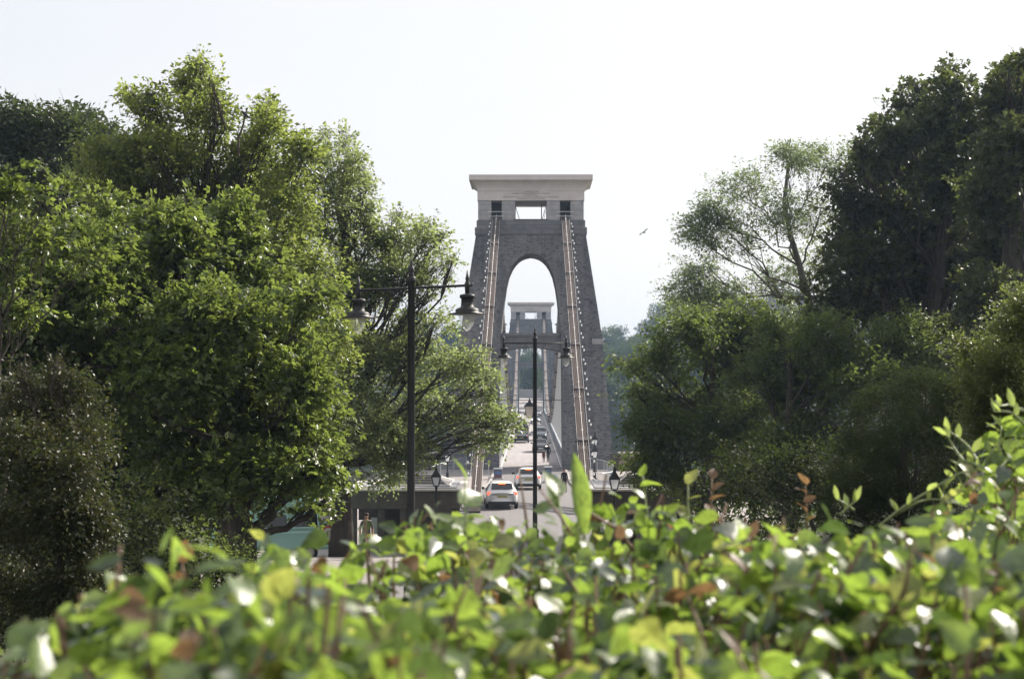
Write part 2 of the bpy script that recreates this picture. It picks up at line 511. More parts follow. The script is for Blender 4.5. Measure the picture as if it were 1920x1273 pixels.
def ground():
    xs = np.concatenate([np.linspace(-700, -60, 26), np.linspace(-52, -16, 14), np.linspace(-13, 13, 27), np.linspace(16, 52, 14), np.linspace(60, 700, 26)])
    ys = np.concatenate([np.linspace(-60, 0, 7), np.linspace(2, 136, 90), np.linspace(138, 480, 100), np.linspace(500, 1500, 30)])
    X, Y = np.meshgrid(xs, ys)
    Z = H(X, Y)
    bump = np.sin(X * .9 + Y * .35) * np.sin(Y * .7 - X * .3) * .12 * sstep(9, 16, np.abs(X))
    Z = Z + bump
    V = np.stack([X, Y, Z], -1).reshape(-1, 3)
    nx, ny = len(xs), len(ys)
    i, j = np.meshgrid(np.arange(nx - 1), np.arange(ny - 1))
    a = (j * nx + i).ravel()
    F = np.stack([a, a + 1, a + nx + 1, a + nx], -1)
    me = bpy.data.meshes.new('ground')
    me.from_pydata(V.tolist(), [], F.tolist())
    me.polygons.foreach_set('use_smooth', [True] * len(me.polygons))
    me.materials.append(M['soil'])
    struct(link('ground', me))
ground()

def strip(name, m, ys, xl, xr, lift):
    """A sheet that follows the ground between x = xl(y) and x = xr(y)."""
    b = MB()
    k = 7
    for y in ys:
        l, r_ = xl(y), xr(y)
        for q in range(k):
            x = l + (r_ - l) * q / (k - 1)
            b.v.append((x, y, float(H(0, y)) + lift))
    for i in range(len(ys) - 1):
        for q in range(k - 1):
            a = i * k + q
            b.f.append((a, a + 1, a + k + 1, a + k))
    return struct(b.build(name, m))
ysr = list(np.linspace(24, 129.9, 60))
strip('pavement', M['paving'], list(np.linspace(40, 128.6, 50)), lambda y: -13.0, lambda y: 13.0, .05)
strip('road', M['asphalt'], ysr, lambda y: -3.0 - .9 * float(sstep(112, 96, y)), lambda y: 2.85 + .6 * float(sstep(112, 96, y)), .058)
for sx in (-1, 1):
    b = MB()
    pts = [(sx * (3.0 if sx < 0 else 2.9) + sx * (.9 if sx < 0 else .6) * float(sstep(112, 96, y)) + sx * .12, y) for y in np.linspace(70, 127, 30)]
    for (x0, y0), (x1, y1) in zip(pts[:-1], pts[1:]):
        z0, z1 = float(H(0, y0)) + .05, float(H(0, y1)) + .05
        b.add([(x0 - .1, y0, z0), (x0 + .1, y0, z0), (x1 + .1, y1, z1), (x1 - .1, y1, z1),
               (x0 - .1, y0, z0 + .13), (x0 + .1, y0, z0 + .13), (x1 + .1, y1, z1 + .13), (x1 - .1, y1, z1 + .13)],
              [(4, 5, 6, 7), (0, 1, 5, 4), (1, 2, 6, 5), (3, 0, 4, 7), (2, 3, 7, 6)])
    struct(b.build('kerb', M['kerb']))
# ------------------------------------------------------------------ towers
TY0, TY1 = 132.6, 346.6
def W_out(z):
    return float(np.interp(z, [0, 1.5, 9.5, 11.5, 13, 16.6, 19.1, 20.75], [7.3, 7.16, 6.5, 6.28, 6.08, 5.53, 5.14, 4.88]))
def A_in(z):
    return float(np.interp(z, [0, 10, 12, 13.5, 15, 16.2, 17.2, 17.9, 18.35, 18.65, 18.85, 18.98, 19.05], [2.84, 2.75, 2.66, 2.53, 2.38, 2.20, 1.96, 1.66, 1.36, 1.06, .76, .40, 0]))
def D_out(z): return float(np.interp(z, [0, 20.75], [3.5, 2.62]))

def tower(label, y0):
    t = thing('bridge_tower', label, 'bridge tower', (0, y0, 0), 0, 'bridge towers')
    b = MB()
    zs = list(np.linspace(0, 13, 14)) + [13.5, 14.3, 15, 15.6, 16.2, 16.7, 17.2, 17.6, 17.9, 18.15, 18.35, 18.52, 18.65, 18.76, 18.85, 18.92, 18.98, 19.02, 19.05, 20.0, 20.75]
    for s in (-1, 1):
        ring = []
        for z in zs:
            a, wo, d = A_in(z), W_out(z), D_out(z)
            if z > 19.05: a = 0
            ring.append([(s * a, -d, z), (s * wo, -d, z), (s * wo, d, z), (s * a, d, z)])
        vs = [v for r_ in ring for v in r_]
        fs = []
        for i in range(len(zs) - 1):
            q = i * 4
            for k in range(4):
                if k == 3 and zs[i] >= 19.05: continue
                f = (q + k, q + (k + 1) % 4, q + 4 + (k + 1) % 4, q + 4 + k)
                fs.append(f if s > 0 else f[::-1])
        b.add(vs, fs)
    b.build('shaft', M['rubble'], t)
    # cross arch over the carriageway
    b = MB()
    n = 12
    top, bot = [], []
    for i in range(n + 1):
        u = -1 + 2 * i / n
        x = u * 2.74
        zb = 10.75 - .42 * u * u
        top.append((x, 11.75)); bot.append((x, zb))
    vs, fs = [], []
    for y in (-2.4, 2.4):
        vs += [(x, y, z) for x, z in bot] + [(x, y, z) for x, z in top]
    k = n + 1
    for i in range(n):
        fs += [(i, i + 1, k + i + 1, k + i), (2 * k + i + 1, 2 * k + i, 3 * k + i, 3 * k + i + 1),
               (k + i, k + i + 1, 3 * k + i + 1, 3 * k + i), (i + 1, i, 2 * k + i, 2 * k + i + 1)]
    b.add(vs, fs)
    b.build('cross_arch', M['ashlar_dark'], t)
    b = MB().box(-2.62, 2.62, -2.55, 2.55, 11.75, 12.0)
    b.build('cross_arch_coping', M['ashlar_dark'], t)
    # bands under the pier stage
    MB().cbox(-4.98, 4.98, -2.70, 2.70, 20.75, 21.38, .03).build('lower_band', M['ashlar_dark'], t)
    MB().cbox(-4.83, 4.83, -2.60, 2.60, 21.38, 22.02, .03).build('upper_band', M['ashlar_dark'], t)
    # piers of the top stage, dark saddle bays between the outer pairs
    for x0, x1 in ((-4.70, -3.52), (-2.60, -1.40), (1.40, 2.60), (3.52, 4.70)):
        MB().cbox(x0, x1, -2.5, 2.5, 22.02, 23.78, .02).build('pier', M['ashlar'], t)
    for s in (-1, 1):
        MB().box(min(s * 2.60, s * 3.52), max(s * 2.60, s * 3.52), -.4, 1.6, 22.02, 23.78).build('saddle_bay', M['chain_dark'], t)
        b = MB()
        for z in (22.35, 22.75):
            b.box(s * 3.06 - .72, s * 3.06 + .72, -2.62, -2.55, z, z + .04)
        stuff(b.build('saddle_brace', M['white_wire'], t))
    # maintenance ironwork in the middle bay
    b = MB()
    b.box(.92, 1.0, -.1, .1, 22.02, 23.78)
    b.tube([(1.0, -2.2, 22.1), (1.32, -2.2, 23.2)], .03, 5); b.tube([(1.15, -2.3, 22.05), (1.32, -2.3, 22.9)], .02, 5)
    b.tube([(-1.0, -2.2, 22.05), (-1.35, -2.2, 23.2)], .03, 5)
    b.tube([(-.75, 1, 22.0), (-.75, 1, 22.5)], .02, 5); b.tube([(.62, 1, 22.0), (.62, 1, 22.5)], .02, 5)
    b.box(-1.5, 1.5, -2.58, -2.5, 22.02, 22.12)
    stuff(b.build('ladder_frame', M['chain_dark'], t))
    fz = MB().cbox(-4.76, 4.76, -2.56, 2.56, 23.78, 24.62, .02).build('frieze', M['limestone'], t)
    lines = [('COMMENCED 1836', 24.54, .15), ('ISAMBARD KINGDOM BRUNEL F.R.S. ENGINEER', 24.385, .16), ('COMPLETED 1864', 24.23, .15),
             ('JOHN HAWKSHAW F.R.S. AND W. H. BARLOW F.R.S. ENGINEERS', 24.075, .17), ('COCHRANE & CO CONTRACTORS', 23.92, .16)]
    for tx, z, sz in lines:
        lettering(tx, sz, M['letter'], fz, (0, -2.568, z))
    # cavetto cornice
    prof = [(.0, 24.62), (.05, 24.63), (.06, 24.70), (.03, 24.72), (.05, 24.86), (.11, 25.04), (.22, 25.22), (.37, 25.37), (.55, 25.49), (.62, 25.52)]
    vs, fs = [], []
    for o_, z in prof:
        x, y = 4.74 + o_, 2.54 + o_
        vs += [(-x, -y, z), (x, -y, z), (x, y, z), (-x, y, z)]
    for i in range(len(prof) - 1):
        for k in range(4):
            fs.append((i * 4 + k, i * 4 + (k + 1) % 4, i * 4 + 4 + (k + 1) % 4, i * 4 + 4 + k))
    fs.append((3, 2, 1, 0)); e = (len(prof) - 1) * 4; fs.append((e, e + 1, e + 2, e + 3))
    MB().add(vs, fs).build('cornice', M['limestone'], t)
    MB().cbox(-5.48, 5.48, -3.28, 3.28, 25.52, 26.0, .03).build('cap_slab', M['limestone'], t)
    # foot plinth and a row of corner stones that stand proud
    for s in (-1, 1):
        MB().cbox(min(s * 2.88, s * 7.5), max(s * 2.88, s * 7.5), -3.68, 3.68, 0, .55, .04).build('plinth', M['ashlar_dark'], t)
        MB().box(min(s * 5.4, s * 6.42), max(s * 5.4, s * 6.42), -3.12, -3.0, 11.0, 11.45).build('corner_stone', M['ashlar'], t)
    return t
tw = tower('near stone bridge tower with tall pointed arch, pale cornice and inscription above', TY0)
dup(tw, (0, TY1, 0), 0, 'distant stone bridge tower seen small through the arch of the near tower')
# tie bar with the arch lantern
def lantern_parts(root, mid, glass, h=.75, w=.34, z0=0., n_w='lantern_frame'):
    """square tapered lantern: frame > roof, panes"""
    b = MB()
    wt, wb = w, w * .55
    b.lathe([(wb * .75 * 1.414, 0), (wb * .75 * 1.414, .05), (wb * 1.414, .06), (wb * 1.414, .09)], 4, (0, 0, z0), True)
    for sx in (-1, 1):
        for sy in (-1, 1):
            b.tube([(sx * wb, sy * wb, z0 + .05), (sx * wt, sy * wt, z0 + h)], .028, 4)
    fr = b.build(n_w, M['black_iron'], root)
    r_ = MB().lathe([(wt * 1.62, h), (wt * 1.62, h + .05), (wt * .95, h + .24), (wt * .5, h + .36), (wt * .36, h + .50), (wt * .42, h + .54), (.06, h + .58), (.075, h + .64), (.02, h + .74), (.008, h + .84)], 4, (0, 0, z0), True)
    r_.build('lantern_roof', M['black_iron'], fr)
    for k in range(4):
        c, s = math.cos(k * math.pi / 2), math.sin(k * math.pi / 2)
        q = [(-wb + .01, -wb), (wb - .01, -wb), (wt - .01, -wt), (-wt + .01, -wt)]
        zz = [.08, .08, h, h]
        vs = [(x * c - y * s, x * s + y * c, z0 + z) for (x, y), z in zip(q, zz)]
        MB().add(vs, [(0, 1, 2, 3)]).build('pane', glass, fr)
    return fr
lt = thing('arch_lantern', 'large black lantern with cream panes hung on a bar across the near tower arch', 'lantern', (-.13, TY0 - 2.7, 5.0))
lantern_parts(lt, None, M['pane_warm'], 1.05, .42, -.55)
MB().tube([(-2.75, 0, 1.05), (3.0, 0, 1.05)], .035, 6).build('tie_bar', M['black_iron'], lt)
MB().tube([(0, 0, .9), (0, 0, 1.05)], .05, 6).build('hanger', M['black_iron'], lt)

# ------------------------------------------------------------------ deck of the bridge
y0d, y1d = 129.9, 350.0
struct(MB().box(-3.0, 3.0, y0d, y1d, -.55, .06).build('bridge_road', M['deck']))
for s in (-1, 1):
    struct(MB().box(min(s * 3.3, s * 5.0), max(s * 3.3, s * 5.0), 136.4, 343, -.3, .12).build('bridge_footway', M['deck']))
b = MB()
for sx in (-2.72, 2.66):
    b.add([(sx, 131, .066), (sx + .1, 131, .066), (sx + .1, 343, .066), (sx, 343, .066)], [(0, 1, 2, 3)])
struct(b.build('bridge_road_markings', M['white_paint']))
for s, lab in ((-1, 'grey iron bridge parapet girder along the left side of the bridge road'), (1, 'grey iron bridge parapet girder along the right side of the bridge road')):
    t = thing('parapet_girder', lab, 'parapet', (s * 3.12, 136.3, 0), 0, 'bridge parapet girders')
    MB().box(-.05, .05, 0, 206, .06, 1.15).build('web_plate', M['girder'], t)
    MB().box(-.17, .17, 0, 206, 1.15, 1.24).build('top_flange', M['girder'], t)
    g = MB()
    for k in range(86):
        g.box(-.12, -.05, k * 2.4 + .3, k * 2.4 + .4, .06, 1.15)
        g.box(.05, .12, k * 2.4 + .3, k * 2.4 + .4, .06, 1.15)
    stuff(g.build('stiffener', M['girder'], t))
    t = thing('footway_railing', lab.replace('parapet girder', 'lattice railing').replace('along', 'outside the footway along').replace('bridge road', 'deck'), 'railing', (s * 4.95, 136.4, .12), 0, 'bridge footway railings')
    MB().box(-.05, .05, 0, 206, 1.25, 1.33).build('handrail', M['rod'], t)
    g = MB()
    for k in range(412): g.box(-.015, .015, k * .5, k * .5 + .03, 0, 1.25)
    stuff(g.build('bar', M['rod'], t))

# ------------------------------------------------------------------ chains
def link_mesh(name, m, bars=5, width=.52, tiers=(0, -.62, -1.24), depth=.18, over=.35):
    """Unit-length link along +Y: rows of flat eyebars, one row per tier."""
    b = MB()
    for tz in tiers:
        for k in range(bars):
            x = -width / 2 + width * (k + .5) / bars
            b.box(x - .03, x + .03, 0, 1, tz - depth / 2, tz + depth / 2)
    me = bpy.data.meshes.new(name)
    me.from_pydata(b.v, [], b.f); me.materials.append(m)
    return me
def collar_mesh(m):
    b = MB()
    for tz in (0, -.62, -1.24):
        b.box(-.31, .31, -.2, .2, tz - .17, tz + .17)
    b.tube([(-.46, 0, 0), (.46, 0, 0)], .09, 8)
    me = bpy.data.meshes.new('collar')
    me.from_pydata(b.v, [], b.f); me.materials.append(m)
    return me
ME_LINK, ME_COLLAR = link_mesh('link', M['chain']), collar_mesh(M['chain_dark'])
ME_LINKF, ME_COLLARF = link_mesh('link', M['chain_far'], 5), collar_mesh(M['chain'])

def chain_part(t, me, p0, p1, off):
    d = p1 - p0
    o = link(me.name.split('.')[0], me, t, p0 - off)
    o.rotation_euler = (math.atan2(d.z, d.y), 0, 0)
    return o, d.length

def land_chain(sx, label):
    top, bot = Vector((sx * 3.05, TY0 - 3.0, 22.15)), Vector((sx * 3.05, 79.5, 1.25))
    t = thing('land_chain', label, 'bridge chain', bot, 0, 'bridge land chains')
    n = 7
    for i in range(n):
        a, c = bot.lerp(top, i / n), bot.lerp(top, (i + 1) / n)
        o, ln = chain_part(t, ME_LINK, a, c, bot)
        o.scale = (1, ln, 1)
        o, ln = chain_part(t, ME_COLLAR, a, c, bot)
    d = (top - bot)
    up = Vector((0, -d.z, d.y)).normalized()
    b = MB()
    b.tube([up * .34, d + up * .34], .014, 5)
    for i in range(22):
        q = d * ((i + .5) / 22)
        b.tube([q + up * .08, q + up * .36], .015, 4)
        b.box(q.x - .06, q.x + .06, q.y - .05, q.y + .05, q.z + up.z * .34 - .04, q.z + up.z * .34 + .04)
    b.build('hand_wire', M['white_wire'], t)
    # festoon of bulbs
    f = thing('festoon_lights', 'string of white bulbs along the ' + ('left' if sx < 0 else 'right') + ' land chain of the bridge', 'string lights', bot, 0, 'bulb strings on the land chains')
    for side in (-1, 1):
        MB().tube([Vector((side * .33, 0, 0)) + up * .12, d + Vector((side * .33, 0, 0)) + up * .12], .009, 5).build('cable', M['rod'], f)
    me = None
    k = 0
    pos = 0.6
    while pos < d.length - 2:
        for side in ((-1,) if sx < 0 else (1,)):
            q = d.normalized() * (pos + random.uniform(-.15, .15)) + Vector((side * (.47 + .08 * (k % 2)), 0, 0)) + up * .15
            if me is None:
                o = MB().lathe([(.015, -.065), (.045, -.05), (.06, -.015), (.055, .03), (.03, .065), (.025, .10)], 8).build('bulb', M['bulb'], f, True)
                me = o.data
            else:
                o = link('bulb', me, f)
            o.location = q
        k += 1
        pos += 1.1 + (.55 if k % 2 else -.3)
    return t
land_chain(-1, 'left brown iron land chain rising from the toll house to the near tower')
land_chain(1, 'right brown iron land chain rising to the near tower beside the lantern pair')
for sx, lab in ((-1, 'left main suspension chain sagging between the two towers'), (1, 'right main suspension chain sagging between the two towers')):
    ya, yb = TY0 + 2.6, TY1 - 2.6
    n = 26
    org = Vector((sx * 3.05, ya, 22.0))
    t = thing('main_chain', lab, 'bridge chain', org, 0, 'main suspension chains')
    zc = lambda y: 1.9 + 20.2 * ((y - (ya + yb) / 2) / ((yb - ya) / 2)) ** 2
    pts = [Vector((sx * 3.05, y, zc(y))) for y in np.linspace(ya, yb, n + 1)]
    for i in range(n):
        o, ln = chain_part(t, ME_LINKF, pts[i], pts[i + 1], org)
        o.scale = (1, ln, .62)
        o, ln = chain_part(t, ME_COLLARF, pts[i], pts[i + 1], org)
        o.scale = (1, 1, .62)
    rod = None
    for y in np.arange(ya + 2.4, yb - 1.5, 2.4):
        z1 = zc(y) - .3
        if rod is None:
            o = MB().box(-.025, .025, -.025, .025, 0, 1).build('hanger_rod', M['rod'], t)
            rod = o.data
        else:
            o = link('hanger_rod', rod, t)
        o.location = Vector((sx * 3.12, y, 1.24)) - org
        o.scale = (1, 1, max(.3, z1 - 1.24))

# ------------------------------------------------------------------ toll houses
def toll_house(x0, x1, label, door_side):
    yf, yb = 62.0, 66.8
    t = thing('toll_house', label, 'toll house', ((x0 + x1) / 2, yf, float(H(0, 62)) + .05), 0, 'toll houses')
    hx = (x1 - x0) / 2
    zt = 2.62
    d = yb - yf
    MB().cbox(-hx, hx, 0, d, zt - .76, zt, .03).build('fascia', M['fascia'], t)
    MB().cbox(-hx - .12, hx + .12, -.12, d + .12, zt, zt + .09, .02).build('coping', M['coping'], t)
    MB().box(-hx + .15, hx - .15, .15, d - .15, zt + .09, zt + .13).build('roof', M['lead'], t)
    # low glazed lantern light on the roof
    a0, a1, b0, b1 = -hx + .95, hx - .5, .75, d - .4
    z0, z1 = zt + .13, zt + .48
    ia0, ia1 = a0 + .7, a1 - .7
    im = (b0 + b1) / 2
    sk = MB().add([(a0, b0, z0), (a1, b0, z0), (a1, b1, z0), (a0, b1, z0), (ia0, im, z1), (ia1, im, z1)], [(0, 1, 5, 4), (1, 2, 5), (2, 3, 4, 5), (3, 0, 4)]).build('skylight', M['slate'], t)
    for k in range(9):
        u = (k + .5) / 9
        p0, p1 = Vector((a0 + .7 * u, b0 + (im - b0) * u, z0 + (z1 - z0) * u)), Vector((a1 - .7 * u, b0 + (im - b0) * u, z0 + (z1 - z0) * u))
        MB().box(p0.x, p1.x, p0.y - .02, p0.y + .02, p0.z - .01, p0.z + .05).build('slat', M['lead'] if k % 2 else M['fascia'], sk)
    fr = MB()
    for p, q in (((a0, b0, z0), (ia0, im, z1)), ((a1, b0, z0), (ia1, im, z1)), ((a0, b1, z0), (ia0, im, z1)), ((a1, b1, z0), (ia1, im, z1)), ((ia0, im, z1), (ia1, im, z1)),
                 ((a0, b0, z0 + .03), (a1, b0, z0 + .03)), ((a0, b1, z0 + .03), (a1, b1, z0 + .03)), ((a0, b0, z0 + .03), (a0, b1, z0 + .03)), ((a1, b0, z0 + .03), (a1, b1, z0 + .03))):
        fr.tube([p, q], .055, 4)
    fr.build('skylight_frame', M['coping'], sk)
    # columns, recessed glazed wall and solid end room
    for u in (0, .28, .56, 1.):
        x = -hx + .2 + (2 * hx - .4) * u
        MB().cbox(x - .17, x + .17, .1, .44, 0, zt - .76, .03).build('column', M['column'], t)
    MB().box(-hx * .1, hx - .38, .9, d - .2, 0, zt - .76).build('room_wall', M['toll_wall'], t)
    MB().box(hx * .15, hx * .6, .86, .895, .9, 1.6).build('window', M['glass_dark'], t)
    MB().box(-hx * .62, -hx * .08, d - 1.2, d - 1.0, 0, zt - .76).build('rear_wall', M['fascia'], t)  # extended so that less bright pavement shows between the columns
    MB().box(-hx + .05, -hx * .62, d - 1.2, d - 1.0, 1.05, zt - .76).build('gap_dimming_panel', M['fascia'], t)  # dark panel added to dim the bright gap, blocks its upper half
    nb = MB().box(-hx * .60, -hx * .38, .5, .53, .75, 1.45).build('notice_board', M['plate_w'], t)
    return t
toll_house(-7.75, -3.0, 'low stone toll house with flat roof beside the left land chain', 1)
toll_house(2.55, 7.3, 'low stone toll house with slatted skylight on the right, half hidden by trees', -1)

# ------------------------------------------------------------------ lanterns on posts
def lantern_post(loc, zt, s, label):
    """zt: height of the finial above the foot"""
    t = thing('lantern_post', label, 'street lantern', loc, 0, 'black lantern posts by the bridge')
    h = zt - 1.35 * s
    MB().lathe([(.17, 0), (.17, .12), (.12, .2), (.11, .5), (.13, .55), (.06, .62), (.055, h * .6), (.075, h * .62), (.05, h * .64), (.04, h - .1), (.07, h - .06), (.05, h)], 10).build('post', M['black_iron'], t, True)
    MB().tube([(-.3 * s, 0, h - .22), (.3 * s, 0, h - .22)], .02, 5).build('ladder_bar', M['black_iron'], t)
    e = link('lantern_head', None, t, (0, 0, h))
    e.scale = (s, s, s)
    fr = lantern_parts(e, None, M['pane'], .56, .24, 0.)
    return t
for px, Y, topy, s, lab in ((1115, 115, 828, .98, 'nearer of the paired white paned lantern posts before the right tower leg'),
                            (1115.5, 125.6, 808, .95, 'farther lantern post rising just above the nearer one at the right tower leg'),
                            (839, 115, 835, .98, 'lantern post with white panes before the left tower leg, clear of leaves'),
                            (822, 125.6, 810, .95, 'lantern post behind the leaves by the left tower leg'),
                            (1152, 60.6, 869, .82, 'larger lantern post in front of the right toll house roof'),
                            (818, 60.4, 868, .72, 'lantern post in front of the left toll house fascia')):
    g = float(H(0, Y)) + .05
    top = P(px, topy, Y)
    lantern_post((top.x, Y, g), top.z - g, s, lab)

# ------------------------------------------------------------------ double street lamps
def street_lamp(px, py_top, Y, base_z, arm, rz, label, rp=.075, heads=((-1, 0), (1, 0))):
    top = P(px, py_top, Y)
    t = thing('street_lamp', label, 'street lamp', (top.x, Y, base_z), rz, 'double armed street lamps')
    h = top.z - base_z
    MB().lathe([(.2, 0), (.2, .25), (.15, .35), (.14, 1.1), (.16, 1.15), (.095, 1.25), (rp + .005, 2.2), (rp - .004, h - .56), (rp + .012, h - .55), (rp + .012, h - .44), (rp - .01, h - .42)], 12).build('pole', M['lamp_iron'], t, True)
    MB().lathe([(.05, h - .42), (.06, h - .39), (.045, h - .37), (.06, h - .33), (.064, h - .29), (.05, h - .24), (.03, h - .21), (.034, h - .18), (.018, h - .12), (.006, h)], 10).build('finial', M['lamp_iron'], t, True)
    za = h - .66
    b = MB().tube([(-arm, 0, za), (arm, 0, za)], .026, 8)
    b.tube([(arm + .13, 0, za + .03), (arm + .09, 0, za - .01), (arm, 0, za)], .018, 6)
    b.build('arm', M['lamp_iron'], t, True)
    br = MB()
    for s in (-1, 1):
        pts_ = [(s * (rp + (arm * .62 - rp) * (1 - math.cos(u * math.pi / 2))), 0, za - .52 + .50 * math.sin(u * math.pi / 2)) for u in np.linspace(0, 1, 9)]
        br.tube(pts_, .009, 5)
        br.tube([(s * (arm * .30 + .05 * math.cos(a)), 0, za - .10 + .07 * math.sin(a)) for a in np.linspace(0, 4.6, 8)], .007, 4)
    stuff(br.build('scroll_bracket', M['lamp_iron'], t))
    for s in (-1, 1):
        b = MB()
        c = (s * arm, 0, 0)
        b.lathe([(.045, za - .16), (.05, za - .05), (.06, za), (.05, za + .05), (.03, za + .09), (.042, za + .13), (.03, za + .17), (.008, za + .30)], 10, c)
        b.lathe([(.335, za - .575), (.36, za - .565), (.362, za - .555), (.23, za - .53), (.235, za - .49), (.22, za - .46), (.15, za - .43), (.125, za - .41), (.12, za - .26), (.15, za - .245), (.15, za - .20), (.14, za - .18), (.06, za - .165)], 20, c)
        hd = b.build('lamp_head', M['lamp_iron'], t, True)
        MB().lathe([(.05, za - .577), (.33, za - .577), (.33, za - .576), (.05, za - .576)], 20, c).build('shade_rim', M['shade_under'], hd)
        MB().lathe([(.012, za - .90), (.05, za - .875), (.09, za - .82), (.13, za - .74), (.165, za - .65), (.185, za - .58)], 16, c).build('glass_bowl', M['bowl'], hd, True)
    return t
street_lamp(771.5, 479, 29.5, float(H(-2.4, 29.5)) - .05, 1.42, R(-35), 'near tall black double armed street lamp beside the left trees', .075)
street_lamp(1003, 611, 56, float(H(0.2, 56)) - .05, 1.19, 0, 'farther black double armed street lamp standing in front of the arch', .078)

# ------------------------------------------------------------------ cars
def car(name, label, loc, rz, paint, kind='hatch', lit='tail', group='cars on the bridge road'):
    """Length along +Y with the rear at y = 0."""
    t = thing(name, label, 'car', loc, rz, group)
    if kind == 'hatch':
        st = [(0, .66, .40, .86, .50, .90), (.07, .82, .30, .95, .60, 1.0), (.30, .88, .24, .99, .60, 1.22), (.62, .895, .22, 1.0, .60, 1.43), (1.1, .90, .2, .99, .61, 1.49), (1.8, .90, .2, .97, .60, 1.48),
              (2.35, .90, .2, .95, .58, 1.40), (2.8, .90, .2, .94, .60, 1.17), (3.15, .895, .2, .92, .66, .985), (3.7, .87, .22, .84, .64, .885), (4.05, .80, .25, .72, .56, .76), (4.2, .64, .32, .62, .44, .64)]
        rw, ws, sw = ((.16, 1.09), (.56, 1.40)), ((3.08, 1.03), (2.42, 1.385)), ((.75, 1.65), (1.75, 2.75))
    elif kind == 'suv':
        st = [(0, .70, .45, .95, .56, 1.0), (.06, .88, .36, 1.08, .68, 1.15), (.22, .93, .30, 1.12, .70, 1.45), (.5, .94, .28, 1.13, .68, 1.70), (1.2, .94, .26, 1.12, .68, 1.76), (2.1, .94, .26, 1.10, .67, 1.74),
              (2.7, .94, .26, 1.08, .64, 1.63), (3.05, .94, .26, 1.07, .68, 1.35), (3.4, .935, .26, 1.06, .74, 1.13), (4.1, .91, .28, 1.0, .72, 1.04), (4.45, .84, .32, .88, .62, .93), (4.6, .70, .4, .74, .5, .76)]
        rw, ws, sw = ((.12, 1.22), (.42, 1.62)), ((3.32, 1.18), (2.78, 1.60)), ((.6, 1.7), (1.8, 3.0))
    else:
        st = [(0, .64, .40, .80, .52, .84), (.08, .82, .30, .90, .66, .95), (.7, .88, .24, .96, .66, 1.0), (1.05, .89, .22, .97, .60, 1.18), (1.5, .90, .2, .97, .58, 1.40), (2.1, .90, .2, .96, .59, 1.44),
              (2.6, .90, .2, .95, .57, 1.38), (3.05, .90, .2, .94, .60, 1.14), (3.4, .89, .2, .92, .66, .97), (4.0, .87, .22, .85, .64, .89), (4.4, .80, .25, .73, .56, .76), (4.55, .64, .32, .62, .44, .64)]
        rw, ws, sw = ((.78, 1.03), (1.42, 1.37)), ((3.33, 1.01), (2.68, 1.36)), ((1.2, 2.0), (2.1, 3.0))
    ln = st[-1][0]
    b = MB()
    vs = []
    for y, hw, zb, zt, hr, zr in st:
        half = [(0, zb), (hw * .86, zb), (hw * .985, zb + .1), (hw, zb + .28), (hw * .985, zt - .12), (hw * .95, zt), (hr, zr - .07 if zr - zt > .1 else zr - .015), (hr * .86, zr), (0, zr + .015)]
        ring = half + [(-x, z) for x, z in half[-2:0:-1]]
        vs += [(x, y, z) for x, z in ring]
    k = 16
    fs = []
    for i in range(len(st) - 1):
        for q in range(k):
            fs.append((i * k + q, i * k + (q + 1) % k, (i + 1) * k + (q + 1) % k, (i + 1) * k + q))
    fs.append(tuple(range(k)))
    e = (len(st) - 1) * k
    fs.append(tuple(e + q for q in range(k - 1, -1, -1)))
    body = b.add(vs, [f[::-1] for f in fs]).build('body', paint, t, True)
    md = body.modifiers.new('round', 'SUBSURF'); md.levels = md.render_levels = 1
    def at(y):
        for a, c in zip(st[:-1], st[1:]):
            if a[0] <= y <= c[0]:
                u = (y - a[0]) / (c[0] - a[0])
                return [p + (q - p) * u for p, q in zip(a, c)]
        return st[-1]
    # rear and front glass
    for nm, ((ya, za), (yb_, zb_)) in (('rear_window', rw), ('windscreen', ws)):
        wa, wb = at(ya)[4] * .98 + .03, at(yb_)[4] * .92
        dy = -.03 if nm == 'rear_window' else .03
        MB().add([(-wa, ya + dy, za + .02), (wa, ya + dy, za + .02), (wb, yb_ + dy, zb_ + .02), (-wb, yb_ + dy, zb_ + .02)], [(0, 1, 2, 3)]).build(nm, M['glass_dark'], t)
    for s in (-1, 1):
        for (ya, yb_) in sw:
            qs = []
            for y, u in ((ya, .10), (yb_, .10), (min(yb_, ya + (yb_ - ya) * .82), .86), (ya + .12, .86)):
                q = at(y)
                xa, za, xb, zb2 = q[1] * .95, q[3], q[4], max(q[5] - .07, q[3] + .02)
                qs.append((s * (xa + (xb - xa) * u + .015), y, za + (zb2 - za) * u))
            MB().add(qs, [(0, 1, 2, 3)]).build('side_window', M['glass_dark'], t)
        # mirror, lights, wheels
        q = at(ws[0][0] - .25)
        MB().cbox(min(s * (q[1] - .02), s * (q[1] + .2)), max(s * (q[1] - .02), s * (q[1] + .2)), ws[0][0] - .3, ws[0][0] - .18, q[3] - .02, q[3] + .13, .03).build('mirror', M['trim'] if paint is M['white_car'] else paint, t)
        q = at(.07)
        tl = MB().lathe([(.02, -.05), (.13, -.03), (.15, 0), (.13, .03), (.02, .05)], 10, (0, 0, 0))
        o = tl.build('tail_light', M['tail'] if lit == 'tail' else M['tail_off'], t, True)
        o.location = (s * .68 * q[1] / .82, .10, q[3] - .07); o.rotation_euler = (R(80), 0, 0); o.scale = (1.15, .8, 1)
        q = at(ln - .15)
        o = MB().lathe([(.02, -.05), (.11, -.03), (.13, 0), (.11, .03), (.02, .05)], 10).build('headlight', M['head'] if lit == 'head' else M['head_off'], t, True)
        o.location = (s * .62, ln - .12, .66 if kind != 'suv' else .80); o.rotation_euler = (R(-80), 0, 0); o.scale = (1.2, .75, 1)
